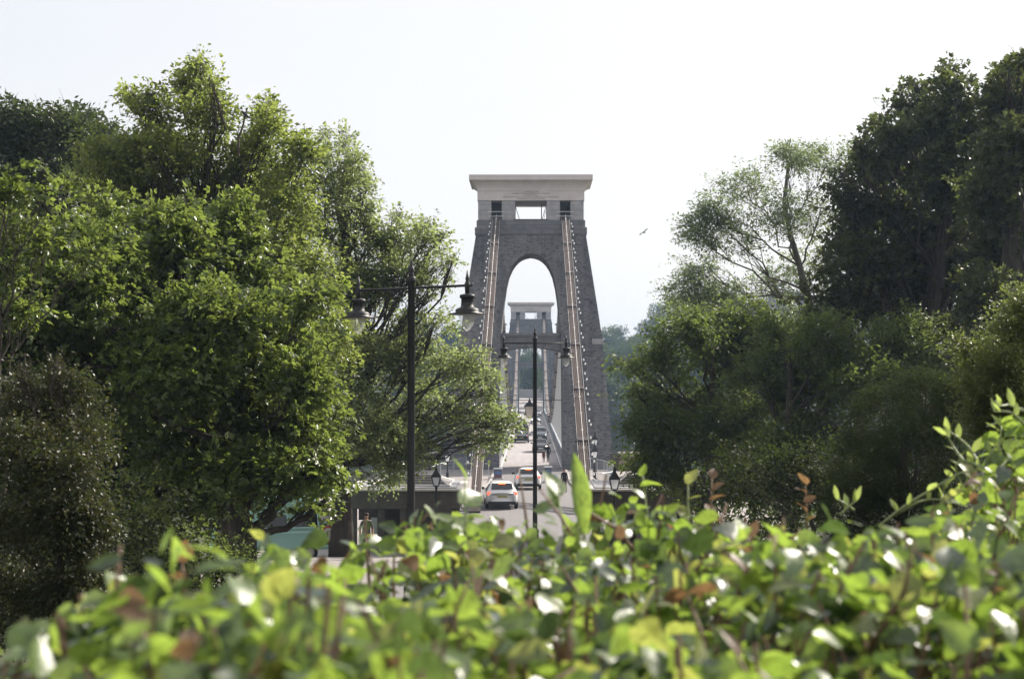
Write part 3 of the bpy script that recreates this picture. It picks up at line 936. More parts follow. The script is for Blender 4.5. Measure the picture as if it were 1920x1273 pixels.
        for y in (.72, ln - .82):
            wh = MB().tube([(s * .72, y, .31), (s * .75, y, .31), (s * .88, y, .31), (s * .905, y, .31)], [.28, .315, .315, .29], 18).build('wheel', M['tyre'], t, False)
            MB().tube([(s * .88, y, .31), (s * .915, y, .31)], [.2, .19], 12).build('rim', M['rim'], wh)
    q = at(.07)
    MB().cbox(-.80, .80, -.03, .14, .25, .46, .04).build('bumper_skirt', M['trim'], t)
    MB().box(-.26, .26, -.055, -.03, q[3] - .28, q[3] - .17).build('number_plate', M['plate_y'], t)
    MB().box(-.26, .26, ln - .02, ln + .02, .42, .53).build('number_plate', M['plate_w'], t)
    MB().cbox(-.55, .55, ln - .06, ln + .012, .34, .60, .03).build('grille', M['trim'], t)
    if lit == 'tail':
        MB().box(-.2, .2, rw[1][0] - .16, rw[1][0] - .1, rw[1][1] - .02, rw[1][1] + .04).build('brake_light', M['brake'], t)
        MB().tube([(.45, -.05, .26), (.45, .1, .26)], .05, 8).build('exhaust_pipe', M['rim'], t)
    return t
def gz(y): return float(H(0, y)) + .06 if y < 130 else .06
car('white_hatchback', 'white hatchback with lit red tail lights, nearest car before the bridge', (P(942, 950, 82).x, 81.6, gz(82)), R(4), M['white_car'], 'hatch', 'tail', 'cars on the approach road')
car('white_hatchback', 'second white hatchback farther along the approach, partly behind the lamp pole', (P(991, 900, 102).x, 102, gz(102)), R(2), M['white_car'], 'hatch', 'tail', 'cars on the approach road')
def oncoming(*a, y, x, ln, **k): return car(*a, (x, y + ln, .06), R(180), *k.pop('p'), **k)
oncoming('dark_saloon', 'black saloon with lit headlights coming towards us on the bridge', y=157, x=1.05, ln=4.55, p=(M['black_car'], 'saloon', 'head'))
oncoming('dark_suv', 'dark green grey estate car following the black saloon over the bridge', y=187, x=1.15, ln=4.6, p=(M['grey_car'], 'suv', 'none'))
car('dark_suv', 'dark blue off-roader driving away in the left lane of the bridge', (-1.25, 214, .06), 0, M['navy_car'], 'suv', 'none')
car('dark_saloon', 'black car in the left lane of the bridge half hidden by leaves', (-1.15, 181, .06), 0, M['black_car'], 'saloon', 'none')
oncoming('silver_hatchback', 'silver hatchback coming from the far half of the bridge', y=262, x=.85, ln=4.2, p=(M['silver_car'], 'hatch', 'head'))
oncoming('silver_saloon', 'pale blue saloon near the far end of the bridge', y=312, x=1.3, ln=4.55, p=(M['silver_car'], 'saloon', 'none'))

# ------------------------------------------------------------------ people
def person(label, loc, rz, h, top_m, leg_m, long_sleeve=True, stride=.16, build=1.0, coat=False):
    t = thing('person', label, 'person', loc, rz, 'people on foot')
    k = h / 1.75
    J, E, Rd = [], [], []
    def j(x, y, z, r, parent=None):
        J.append((x * k, y * k, z * k)); Rd.append(r * k * (build if .8 < z < 1.45 else 1))
        if parent is not None: E.append((parent, len(J) - 1))
        return len(J) - 1
    pel = j(0, 0, .95, .125)
    wst = j(0, 0, 1.10, .125, pel)
    chs = j(0, -.01, 1.30, .15, wst)
    nb = j(0, 0, 1.45, .085, chs)
    nk = j(0, .01, 1.52, .052, nb)
    hd0 = j(0, .025, 1.60, .075, nk)
    hd1 = j(0, .015, 1.685, .082, hd0)
    for s in (-1, 1):
        sh = j(s * .17, 0, 1.415, .062, nb)
        el = j(s * .245, -.03 - s * .05, 1.14, .045, sh)
        wr = j(s * .25, .06 - s * .09, .90, .032, el)
        hn = j(s * .25, .075 - s * .10, .83, .034, wr)
        hp = j(s * .095, 0, .90, .095, pel)
        kn = j(s * .10, s * stride * .55 + .03, .50, .062, hp)
        an = j(s * .10, s * stride - .02, .10, .043, kn)
        j(s * .105, s * stride + .15, .035, .036, an)
    me = bpy.data.meshes.new('body')
    me.from_pydata(J, E, []); me.update()
    o = link('body', me)
    sk = o.modifiers.new('skin', 'SKIN')
    for i, v in enumerate(me.skin_vertices[0].data):
        v.radius = (Rd[i] * (1.18 if i in (1, 2) else 1), Rd[i] * (.85 if i in (0, 1, 2) else 1)); v.use_root = (i == 0)
    ss = o.modifiers.new('smooth', 'SUBSURF'); ss.levels = ss.render_levels = 2
    bpy.context.view_layer.update()
    m2 = bpy.data.meshes.new_from_object(o.evaluated_get(bpy.context.evaluated_depsgraph_get()))
    bpy.data.objects.remove(o)
    m2.name = 'body'
    # hands: five fingers each, rooted in the palm
    bm = bmesh.new(); bm.from_mesh(m2)
    for s in (-1, 1):
        px, py, pz = s * .25 * k, (.075 - s * .10) * k, .83 * k
        fb = MB()
        for q, (off, ln) in enumerate(((-.028, .062), (-.010, .072), (.010, .068), (.027, .052))):
            fb.tube([(px, py + off * k, pz + .01), (px - s * .005, py + off * k, pz - ln * .6 * k), (px - s * .025 * k, py + off * k + .004, pz - ln * k)], [.011 * k, .010 * k, .007 * k], 5)
        fb.tube([(px, py + .03 * k, pz + .02), (px - s * .015, py + .055 * k, pz - .01), (px - s * .02, py + .06 * k, pz - .035 * k)], [.012 * k, .011 * k, .008 * k], 5)
        vs = [bm.verts.new(v) for v in fb.v]
        for f in fb.f: bm.faces.new([vs[i] for i in f])
    # face: nose and ears drawn from the head
    fb = MB()
    fb.tube([(0, .085 * k, 1.655 * k), (0, .108 * k, 1.625 * k), (0, .085 * k, 1.612 * k)], [.008, .015, .008], 5)
    for s in (-1, 1): fb.tube([(s * .074 * k, .01, 1.67 * k), (s * .088 * k, .0, 1.645 * k), (s * .074 * k, .01, 1.615 * k)], [.008, .017, .008], 5)
    vs = [bm.verts.new(v) for v in fb.v]
    for f in fb.f: bm.faces.new([vs[i] for i in f])
    bm.to_mesh(m2); bm.free()
    for m in (M['skin'], top_m, leg_m, M['shoe']): m2.materials.append(m)
    for p in m2.polygons:
        c = p.center / k
        if c.z > 1.495: i = 0
        elif c.z < .075: i = 3
        elif abs(c.x) > .205 and c.z < (.90 if long_sleeve else 1.18): i = 0
        elif c.z > (.62 if coat else .93): i = 1
        else: i = 2
        p.material_index = i
        p.use_smooth = True
    link('body', m2, t)
    hb = MB().lathe([(.086 * k, 1.665 * k), (.094 * k, 1.70 * k), (.085 * k, 1.745 * k), (.05 * k, 1.772 * k), (.01, 1.78 * k)], 12, (0, -.008 * k, 0))
    hb.build('hair', M['hair'], t, True)
    eb = MB()
    for s in (-1, 1): eb.box(s * .03 * k - .01, s * .03 * k + .01, .088 * k, .097 * k, 1.645 * k, 1.655 * k)
    eb.box(-.022 * k, .022 * k, .09 * k, .096 * k, 1.585 * k, 1.592 * k)
    eb.build('facial_feature', M['hair'], t)
    return t
def stand(px, py_head, Y, h):
    q = P(px, py_head, Y)
    return (q.x, Y, float(H(q.x, Y)) + (.05 if Y > 50 and abs(q.x) < 13 else 0))
person('man in a dark navy jumper and brown trousers walking near the left toll house', stand(648, 985, 56, 1.78), R(170), 1.78, M['navy_cloth'], M['brown_cloth'], True, .2, 1.15)
person('man in a grey short sleeved top walking beside the man in the navy jumper', stand(687, 985, 57.5, 1.76), R(185), 1.76, M['grey_cloth'], M['black_cloth'], False, .14, 1.1)
person('person dressed in black walking onto the bridge road by the right tower leg', (P(1027.5, 860, 139).x, 139, .06), R(10), 1.74, M['black_cloth'], M['black_cloth'], True, .2)
person('small child in a dark red coat walking beside the person in black', (P(1019.5, 860, 138.4).x, 138.4, .06), R(5), 1.08, M['red_cloth'], M['black_cloth'], True, .1, 1.2, True)
person('person with dark hair standing behind the right side information board', (P(1058, 905, 98).x, 98, gz(98)), R(160), 1.6, M['black_cloth'], M['black_cloth'])

# ------------------------------------------------------------------ road sign, van, toll booths, boards, railings
q = P(617, 998, 55)
t = thing('weight_limit_sign', 'red ringed 4T weight limit road sign with grey plate above, under the left trees', 'road sign', (q.x, 55, float(H(q.x, 55))))
zc_ = q.z - float(H(q.x, 55))
MB().tube([(0, .06, 0), (0, .06, zc_ + .75)], .04, 8).build('post', M['booth'], t)
bd = MB().cbox(-.34, .34, 0, .03, zc_ - .45, zc_ + .34, .01).build('sign_board', M['sign_back'], t)
def disc(r, y, m, nm, par, zc):
    return MB().add([(r * math.cos(2 * math.pi * k / 32), y, zc + r * math.sin(2 * math.pi * k / 32)) for k in range(32)] + [(r * math.cos(2 * math.pi * k / 32), y + .01, zc + r * math.sin(2 * math.pi * k / 32)) for k in range(32)],
                    [tuple(range(32))] + [(k, 32 + k, 32 + (k + 1) % 32, (k + 1) % 32) for k in range(32)]).build(nm, m, par)
disc(.32, -.012, M['sign_red'], 'red_ring', bd, zc_ - .06)
disc(.235, -.016, M['sign_white'], 'white_disc', bd, zc_ - .06)
lettering('4T', .30, M['sign_black'], bd, (0, -.02, zc_ - .06))
pl = MB().cbox(-.32, .32, 0, .03, zc_ + .38, zc_ + .72, .01).build('plate', M['sign_white'], t)
for tx, z in (('WEAK', zc_ + .63), ('BRIDGE', zc_ + .47)): lettering(tx, .14, M['sign_black'], pl, (0, -.008, z))

# teal van behind the maple
def van():
    c = P(500, 1040, 58)
    t = thing('teal_van', 'pale teal van parked behind the trunk of the left maple', 'van', (c.x, 59, float(H(c.x, 59))), R(14))
    vs, fs = [], []
    prof = [(-2.3, .45), (-2.35, 1.0), (-2.25, 1.9), (-2.0, 2.35), (-1.5, 2.48), (1.3, 2.48), (1.85, 2.36), (2.2, 1.95), (2.35, 1.25), (2.35, .45)]
    for sy, ins in ((-.95, .0), (.95, .0)):
        for x, z in prof:
            vs.append((x, sy * (1 - .10 * max(0, z - 1.2)), z))
    n = len(prof)
    fs = [tuple(range(n - 1, -1, -1)), tuple(range(n, 2 * n))] + [(i, (i + 1) % n, n + (i + 1) % n, n + i) for i in range(n)]
    o = MB().add(vs, fs).build('body', M['teal'], t)
    md = o.modifiers.new('edge', 'BEVEL'); md.width = .09; md.segments = 3
    for x0, x1 in ((-1.9, -.8), (-.6, .6), (.8, 1.8)):
        wd = MB().add([(x0, -.94, 1.35), (x1, -.94, 1.35), (x1 - .05, -.86, 1.95), (x0 + .05, -.86, 1.95)], [(0, 1, 2, 3)]).build('window', M['glass_dark'], t)
        fr = MB()
        for p, q_ in (((x0, -.96, 1.33), (x1, -.96, 1.33)), ((x0 + .05, -.88, 1.97), (x1 - .05, -.88, 1.97)), ((x0, -.96, 1.33), (x0 + .05, -.88, 1.97)), ((x1, -.96, 1.33), (x1 - .05, -.88, 1.97))):
            fr.tube([p, q_], .025, 4)
        fr.build('frame', M['teal_light'], wd)
    MB().box(-2.3, 2.3, -.975, -.955, 1.12, 1.2).build('waist_trim', M['teal_light'], t)
    MB().cbox(2.3, 2.5, -.9, .9, .4, .6, .04).build('bumper', M['teal_light'], t)
    MB().cbox(-2.5, -2.3, -.9, .9, .4, .6, .04).build('bumper', M['teal_light'], t)
    for s in (-1, 1):
        for x in (-1.45, 1.45):
            wh = MB().tube([(x, s * .72, .33), (x, s * .75, .33), (x, s * .92, .33), (x, s * .95, .33)], [.3, .33, .33, .3], 16).build('wheel', M['tyre'], t)
            MB().tube([(x, s * .94, .33), (x, s * .97, .33)], [.2, .18], 12).build('rim', M['rim'], wh)
        o = MB().lathe([(.02, -.04), (.1, -.02), (.11, .01), (.02, .04)], 10).build('tail_light', M['tail_off'], t, True)
        o.location = (2.36, s * .7, 1.0); o.rotation_euler = (0, R(90), 0)
van()

def booth(px0, px1, py0, Y, label, left):
    a, c = P(px0, py0, Y), P(px1, py0, Y)
    g = gz(Y) - .02
    t = thing('toll_barrier_kiosk', label, 'toll kiosk', ((a.x + c.x) / 2, Y, g), 0, 'toll barrier kiosks')
    hw, h = (c.x - a.x) / 2, a.z - g
    MB().cbox(-hw, hw, 0, .7, .12, h - .06, .04).build('cabinet', M['booth'], t)
    MB().cbox(-hw - .05, hw + .05, -.05, .75, h - .06, h, .02).build('cabinet_roof', M['rail'], t)
    MB().cbox(-hw - .1, hw + .1, -.1, .8, 0, .12, .02).build('base', M['kerb'], t)
    MB().box(-hw + .08, hw - .08, -.02, -.003, h * .45, h - .25).build('blue_panel', M['blue_panel'], t)
    MB().box(-hw + .08, hw - .08, -.02, -.003, .2, h * .32).build('red_panel', M['red_panel'], t)
    return t
booth(926, 941, 878, 116, 'grey toll barrier kiosk with blue panel left of the road', True)
booth(1021, 1034, 875, 112, 'grey toll barrier kiosk right of the road beside the information board', False)
q = P(1037, 890, 103)
g = gz(103) - .02
t = thing('information_board', 'pale blue information board on thin legs beside the road', 'sign board', (q.x, 103, g))
h = q.z - g
MB().cbox(-.30, .30, 0, .03, h - .75, h, .01).build('board', M['board'], t)
MB().box(-.25, -.05, -.012, -.002, h - .6, h - .2).build('picture', M['booth'], t)
for x in (-.26, .26): MB().tube([(x, .05, 0), (x, .05, h - .1)], .018, 6).build('leg', M['booth'], t)

def railing(label, pts, h, posts=1.6, mesh=True, name='footway_barrier', m=None):
    o0 = Vector(pts[0])
    t = thing(name, label, 'railing', o0)
    P_ = [Vector(p) - o0 for p in pts]
    MB().tube([p + Vector((0, 0, h)) for p in P_], .035, 6).build('handrail', m or M['rail'], t)
    MB().tube([p + Vector((0, 0, .18)) for p in P_], .02, 5).build('lower_rail', m or M['rail'], t)
    acc = 0
    last = None
    pm = None
    for a, c in zip(P_[:-1], P_[1:]):
        if last is None or (a - last).length >= posts:
            if pm is None:
                o = MB().tube([(0, 0, 0), (0, 0, h)], .025, 5).build('post', m or M['rail'], t); pm = o.data
            else: o = link('post', pm, t)
            o.location = a; last = a
    if mesh:
        b = MB()
        for a, c in zip(P_[:-1], P_[1:]):
            n = max(1, int((c - a).length / .12))
            for i in range(n):
                q = a.lerp(c, i / n)
                b.box(q.x - .005, q.x + .005, q.y - .005, q.y + .005, q.z + .18, q.z + h)
        stuff(b.build('infill_bar', m or M['mesh_panel'], t))
    return t
arc = []
for k in range(19):
    th = -math.pi / 2 + math.pi * k / 18
    arc.append((4.75 + 1.75 * math.cos(th) , 115.5 - 11 * math.sin(-th), float(H(0, 115.5 + 11 * math.sin(th))) + .05))
railing('curved galvanised footway railing sweeping out from the right tower leg', arc, 1.1, 1.5)
hoop = [(4.35 + .35 * math.cos(a), 104.0 + .2 * math.cos(a), float(H(0, 104)) + .05 + .75 * max(0, math.sin(a))) for a in np.linspace(0, math.pi, 9)]
tt = thing('hoop_barrier', 'small white hoop barrier at the near end of the curved railing', 'barrier', hoop[0])
MB().tube([Vector(p) - Vector(hoop[0]) for p in hoop], .05, 6).build('hoop', M['white_wire'], tt)
arc2 = [(-3.6 - 1.1 * math.sin(u * math.pi), 104 + 12 * u, float(H(0, 104 + 12 * u)) + .05) for u in np.linspace(0, 1, 12)]
railing('pale metal railing between the left chain and the left toll kiosk', [(-3.35, 116, .05), (-4.0, 116, .05), (-5.2, 116, .05)], 1.2, .6)
railing('sloping metal handrail before the left tower leg behind the lantern posts', [(-5.6, 127.5, .05), (-6.4, 122, .05), (-7.2, 117, .05), (-7.6, 112, .05)], 1.15, 2.0)
# parapet walls beyond the plaza
t = thing('boundary_wall', 'low pink brick wall with pale coping right of the near tower', 'wall', (7.6, 127.6, 0))
MB().box(0, 4.2, 0, .4, 0, 1.45).build('wall_face', M['brick_wall'], t)
MB().cbox(-.05, 4.25, -.06, .46, 1.45, 1.6, .02).build('coping', M['coping'], t)
MB().box(-.75, -.01, -.5, -.1, 0, 1.5).build('end_pier', M['column'], t)
t = thing('boundary_wall', 'low brown brick wall left of the near tower behind the lantern posts', 'wall', (-13.5, 127.6, 0))
MB().box(0, 5.6, 0, .4, 0, 1.45).build('wall_face', M['column'], t)
MB().cbox(-.05, 5.65, -.06, .46, 1.45, 1.6, .02).build('coping', M['coping'], t)

# ------------------------------------------------------------------ houses across the gorge
def house(label, px, py_base, py_top, Y, width, depth, roof_h, wall, nwin, rows, rz=0):
    c = P(px, py_base, Y)
    top = P(px, py_top, Y).z
    t = thing('house', label, 'house', (c.x, Y, c.z), rz, 'houses across the gorge')
    hw, h = width / 2, top - c.z - roof_h
    MB().box(-hw, hw, 0, depth, -6, h).build('wall', wall, t)
    rf = MB().add([(-hw - .4, -.4, h), (hw + .4, -.4, h), (hw + .4, depth + .4, h), (-hw - .4, depth + .4, h), (-hw * .45, depth * .35, h + roof_h), (hw * .45, depth * .35, h + roof_h), (hw * .45, depth * .65, h + roof_h), (-hw * .45, depth * .65, h + roof_h)],
                  [(0, 1, 5, 4), (1, 2, 6, 5), (2, 3, 7, 6), (3, 0, 4, 7), (4, 5, 6, 7), (3, 2, 1, 0)]).build('roof', M['house_roof'], t)
    for s in (-1, 1): MB().box(s * hw * .5 - .6, s * hw * .5 + .6, depth * .4, depth * .6, h, h + roof_h + 1.6).build('chimney', wall, rf)
    for r_ in range(rows):
        for k in range(nwin):
            x = -hw + (k + .5) * width / nwin
            z = h - 1.2 - r_ * 3.1
            wd = MB().box(x - .55, x + .55, -.06, .02, z - 1.7, z).build('window', M['glass_dark'], t)
            fr = MB()
            fr.box(x - .62, x - .5, -.12, -.01, z - 1.8, z + .06); fr.box(x + .5, x + .62, -.12, -.01, z - 1.8, z + .06)
            fr.box(x - .5, x + .5, -.12, -.01, z - .06, z + .06); fr.box(x - .5, x + .5, -.12, -.01, z - 1.8, z - 1.68); fr.box(x - .5, x + .5, -.11, -.062, z - .9, z - .82)
            fr.build('frame', M['coping'], wd)
    return t
house('large grey house with hipped slate roof seen through the right hand ash tree', 1490, 655, 545, 330, 15, 11, 4.2, M['house_stone'], 5, 2)
house('long grey terrace below the large house among the right hand trees', 1400, 660, 600, 345, 16, 9, 2.6, M['house_stone'], 6, 1)
house('small pale house among trees beyond the far tower arch', 981, 728, 694, 470, 8, 7, 1.6, M['render_wall'], 3, 1)
house('white house showing between tree crowns on the far hillside', 1217, 640, 618, 520, 9, 7, 1.8, M['render_wall'], 3, 1)
wl = thing('boundary_wall', 'pale stone wall across the road end beyond the far tower', 'wall', (0, 415, float(H(0, 415))))
MB().box(-4.5, 4.5, 0, .5, 0, 2.2).build('wall_face', M['render_wall'], wl)
MB().cbox(-4.6, 4.6, -.06, .56, 2.2, 2.4, .02).build('coping', M['coping'], wl)
struct(strip('far_road', M['deck'], list(np.linspace(350, 415, 20)), lambda y: -3.2, lambda y: 3.2, .06))

# ------------------------------------------------------------------ birds
q = P(1207.5, 436, 75)
t = thing('gull', 'dark gull gliding in the sky right of the near tower', 'bird', q, R(-12))
b = MB()
b.tube([(0, .18, 0), (0, .12, .008), (0, .02, .0), (0, -.1, 0), (0, -.2, .005)], [.008, .028, .042, .03, .012], 8)
b.build('body', M['gull'], t, True)
for s in (-1, 1):
    w_ = MB().add([(s * .03, .05, .015), (s * .16, .075, .06), (s * .30, .0, .03), (s * .26, -.045, .03), (s * .14, -.03, .05), (s * .03, -.06, .01),
                   (s * .03, .05, .0), (s * .16, .075, .048), (s * .30, .0, .024), (s * .26, -.045, .024), (s * .14, -.03, .04), (s * .03, -.06, .0)],
                  [(0, 1, 2, 3, 4, 5), (11, 10, 9, 8, 7, 6)] + [(i, (i + 1) % 6, 6 + (i + 1) % 6, 6 + i) for i in range(6)]).build('wing', M['gull'], t)
t.rotation_euler = (R(15), R(-38), R(8))
q = P(459, 214, 43)
t = thing('perched_bird', 'dark bird perched at the tip of a bare branch on the left skyline', 'bird', q, R(60))
MB().tube([(0, .15, .10), (0, .11, .09), (0, .08, .06), (0, 0, 0), (0, -.10, -.08), (0, -.2, -.16)], [.006, .03, .035, .055, .035, .012], 8).build('body', M['crow'], t, True)
MB().tube([(0, .13, .095), (0, .18, .09)], [.012, .003], 5).build('beak', M['black_iron'], t)

# ------------------------------------------------------------------ trees
def quads_mesh(name, V, F, m):
    """V (n,k,3) islands with the same faces F (list of tuples of local indices, all of one size)."""
    n, k, _ = V.shape
    F = np.array(F)
    fs = (F[None] + (np.arange(n) * k)[:, None, None]).reshape(-1, F.shape[1])
    me = bpy.data.meshes.new(name)
    me.vertices.add(n * k)
    me.vertices.foreach_set('co', V.reshape(-1).astype(np.float32))
    me.loops.add(fs.size)
    me.loops.foreach_set('vertex_index', fs.reshape(-1).astype(np.int32))
    me.polygons.add(len(fs))
    me.polygons.foreach_set('loop_start', (np.arange(len(fs)) * F.shape[1]).astype(np.int32))
    me.update(calc_edges=True)
    me.materials.append(m)
    return me

def unit(v): return v / (np.linalg.norm(v, axis=-1, keepdims=True) + 1e-9)

def leaves(name, p, d, nrm, ln, wd, m, lobes=1, fold=.18):
    """Leaf blades folded along the midrib; lobes=3 gives a palmate leaf of three blades."""
    n = len(p)
    if lobes == 3:
        s = unit(np.cross(d, nrm))
        parts_p, parts_d, parts_n, parts_l, parts_w = [], [], [], [], []
        for a, q in ((0, 1.), (.85, .82), (-.85, .82)):
            parts_p.append(p); parts_d.append(unit(d * math.cos(a) + s * math.sin(a)))
            parts_n.append(nrm); parts_l.append(ln * q); parts_w.append(wd * .62)
        V = []
        for pp, dd, nn, ll, ww in zip(parts_p, parts_d, parts_n, parts_l, parts_w):
            V.append(blade(pp, dd, nn, ll, ww, fold))
        V = np.concatenate(V, 1)
        F = [(0, 2, 1), (0, 3, 2), (4, 6, 5), (4, 7, 6), (8, 10, 9), (8, 11, 10)]
        # the blades of one leaf share their foot so that a leaf is one piece
        return quads_mesh(name, V, F, m)
    return quads_mesh(name, blade(p, d, nrm, ln, wd, fold), [(0, 2, 1), (0, 3, 2)], m)

def blade(p, d, nrm, ln, wd, fold):
    s = unit(np.cross(d, nrm))
    u = np.cross(s, d)
    ln = ln[:, None]; wd = wd[:, None]
    mid = p + d * ln * .42
    return np.stack([p, mid + s * wd * .5 + u * wd * fold, p + d * ln, mid - s * wd * .5 + u * wd * fold], 1)

def lumpy(p, f, ph):
    """cheap 3-D noise in -1..1"""
    a = np.sin(p[:, 0] * f + ph) + np.sin(p[:, 1] * f * 1.13 + ph * 2.1) + np.sin(p[:, 2] * f * 1.31 + ph * .7)
    b = np.sin((p[:, 0] + p[:, 2]) * f * 1.9 + ph * 3) + np.sin((p[:, 1] - p[:, 0]) * f * 2.2 + ph * 1.7) + np.sin((p[:, 2] + p[:, 1]) * f * 1.7 - ph)
    return a / 3 * .6 + b / 3 * .5

def crown_points(blobs, n_leaf, ll, rng, per=16, sub=12, inner=.30, soft=.14, rise=.15, droop=.25, fan=6., gaps=.45, gapf=1.6):
    """Foliage as fans of leaves along twigs that point outwards through the given ellipsoids, thinned in drifts so that gaps open."""
    vol = np.array([(r[0] * r[2] + r[1] * r[2] + r[0] * r[1]) * dn for c, r, dn in blobs])
    share = vol / vol.sum()
    Ps, Ds, Ns, lumps = [], [], [], []
    ph = rng.uniform(0, 6.28)
    for (c, r, dn), sh in zip(blobs, share):
        nc = max(5, int(n_leaf * sh / per))
        dirs = unit(rng.normal(size=(nc * 3, 3)) + np.array([0, 0, .12]))
        rr = inner + (1 - inner) * rng.uniform(0, 1, (nc * 3, 1)) ** .55 + np.abs(rng.normal(size=(nc * 3, 1))) * soft * (rng.uniform(0, 1, (nc * 3, 1)) < .6)
        cc = c + dirs * r * (rr - .08)
        keep = lumpy(cc, gapf, ph) + rng.normal(size=nc * 3) * .22 > -.35 + gaps
        idx = np.concatenate([np.nonzero(keep)[0], np.nonzero(~keep)[0]])[:nc] if keep.sum() < nc else np.nonzero(keep)[0][:nc]
        cc, dd = cc[idx], dirs[idx]
        lumps.append(cc[rng.choice(len(cc), min(sub, len(cc)), replace=False)])
        ax = unit(dd * np.array([1, 1, .55]) * .9 + rng.normal(size=(nc, 3)) * .5 + np.array([0, 0, rise]))
        side = unit(np.cross(ax, np.array([0, 0, 1.]) + rng.normal(size=(nc, 3)) * .35))
        pn = np.cross(side, ax)
        Ls = ll * fan * rng.uniform(.55, 1.45, (nc, 1))
        k = np.repeat(np.arange(nc), per)
        t = rng.uniform(0, 1, (nc * per, 1))
        sg = np.where(rng.uniform(size=(nc * per, 1)) < .5, -1., 1.)
        wdt = rng.uniform(.0, .42, (nc * per, 1)) * (1.1 - .7 * t)
        p = cc[k] + ax[k] * Ls[k] * (t - .35) + side[k] * sg * wdt * Ls[k] + pn[k] * rng.normal(size=(nc * per, 1)) * ll * .45
        p[:, 2] -= (droop * Ls[k] * (t ** 2 * .5 + wdt))[:, 0]
        d = unit(ax[k] * .75 + side[k] * sg * .8 + rng.normal(size=(nc * per, 3)) * .4 - np.array([0, 0, droop]))
        n_ = unit(pn[k] + rng.normal(size=(nc * per, 3)) * .5)
        Ps.append(p); Ds.append(d); Ns.append(n_)
    return np.concatenate(Ps), np.concatenate(Ds), np.concatenate(Ns), lumps

def bez(a, b, c, n=6):
    return [a * (1 - t) ** 2 + b * 2 * t * (1 - t) + c * t * t for t in [i / n for i in range(n + 1)]]

def wobble(pts, amt, rng):
    out = [pts[0]]
    for p in pts[1:-1]: out.append(p + Vector(rng.normal(size=3) * amt))
    return out + [pts[-1]]

def tree(label, base, top, r0, blobs, n_leaf, ll, mleaf, mbark, seed, name='leafy_tree', cat='tree', group=None, lobes=1, aspect=.62, attach=(.35, .8), branch=1.0, trunk_pts=None, twigs=True, **kw):
    rng = np.random.RandomState(seed)
    base, top = Vector(base), Vector(top)
    t = thing(name, label, cat, base, 0, group)
    bl = [(np.array(c), np.array(r), dn) for c, r, dn in blobs]
    p, d, nn, lumps = crown_points(bl, n_leaf, ll, rng, **kw)
    n = len(p)
    ln = ll * rng.uniform(.5, 1.45, n)
    me = leaves('crown', p - np.array(base), d, nn, ln, ln * aspect * rng.uniform(.8, 1.15, n), mleaf, lobes)
    stuff(link('crown', me, t))
    tp = trunk_pts or wobble([base.lerp(top, i / 8) for i in range(9)], (top - base).length * .012, rng)
    tp = [Vector(q) for q in tp]
    nT = len(tp)
    b = MB()
    rad = [r0 * (1.35 if i == 0 else 1) * (1 - .78 * i / (nT - 1)) for i in range(nT)]
    b.tube([q - base - (Vector((0, 0, .4)) if i == 0 else Vector()) for i, q in enumerate(tp)], rad, 9)
    b.build('trunk', mbark, t, True)
    for (c, r, dn), lc in zip(bl, lumps):
        c = Vector(c)
        hz = np.clip((c.z - base.z) / max(.1, (top.z - base.z)) - .25, attach[0], attach[1])
        i = int(hz * (nT - 1))
        a = tp[i]
        rr = max(.018, rad[i] * .42 * branch)
        mid = a.lerp(c, .5) + Vector((0, 0, -.10 * (c - a).length))
        limb = wobble(bez(a, mid, c, 6), (c - a).length * .035, rng)
        b = MB()
        b.tube([q - base for q in limb], [rr * (1 - .6 * k / 6) for k in range(7)], 6)
        for q in lc:
            q = Vector(q)
            s = limb[rng.randint(3, 7)]
            m_ = s.lerp(q, .5) + Vector((0, 0, (q - s).length * rng.uniform(-.05, .2)))
            br = wobble(bez(s, m_, q, 4), (q - s).length * .05, rng)
            b.tube([x - base for x in br], [rr * .38, rr * .3, rr * .22, rr * .15, rr * .08], 4, False)
            if twigs:
                for _ in range(4):
                    s2 = br[rng.randint(1, 5)]
                    e = Vector(q) + Vector(rng.normal(size=3) * r * .3)
                    b.tube([s2 - base, s2.lerp(e, .5) - base + Vector(rng.normal(size=3) * .08), e - base], [rr * .15, rr * .1, rr * .05], 3, False)
        b.build('limb', mbark, t, True)
    return t

def bp(px, py, rx, rz, Y, dn=1., ry=None, dy=0.):
    """An ellipsoid of foliage surveyed from the photograph, standing at distance Y."""
    c = P(px, py, Y + dy)
    k = (Y + dy) / FPX
    return ((c.x, c.y, c.z), (rx * k, (ry if ry else (rx + rz) * .5 * .9) * k, rz * k), dn)

def jit(lst, Y, seed, amp):
    r_ = np.random.RandomState(seed)
    return [bp(*q[:4], Y, *(q[4:5] or (1.,)), dy=r_.uniform(-amp, amp)) for q in lst]

def gnd(px, Y): return (P(px, 900, Y).x, Y, float(H(P(px, 900, Y).x, Y)))

# left: dome-shaped dark tree
tree('dark dense dome shaped tree at the far left skyline', gnd(90, 60), P(100, 260, 60), .5,
     jit([(40, 280, 85, 85), (150, 275, 95, 80), (10, 225, 45, 45), (225, 320, 65, 75), (90, 250, 80, 55), (110, 400, 140, 110), (20, 400, 90, 120), (230, 430, 90, 90)], 60, 1, 2.5),
     60000, .21, M['darktree'], M['bark'], 1, group='left bank trees', aspect=.45, inner=.55, gaps=.1, droop=.5, soft=.06, fan=5)
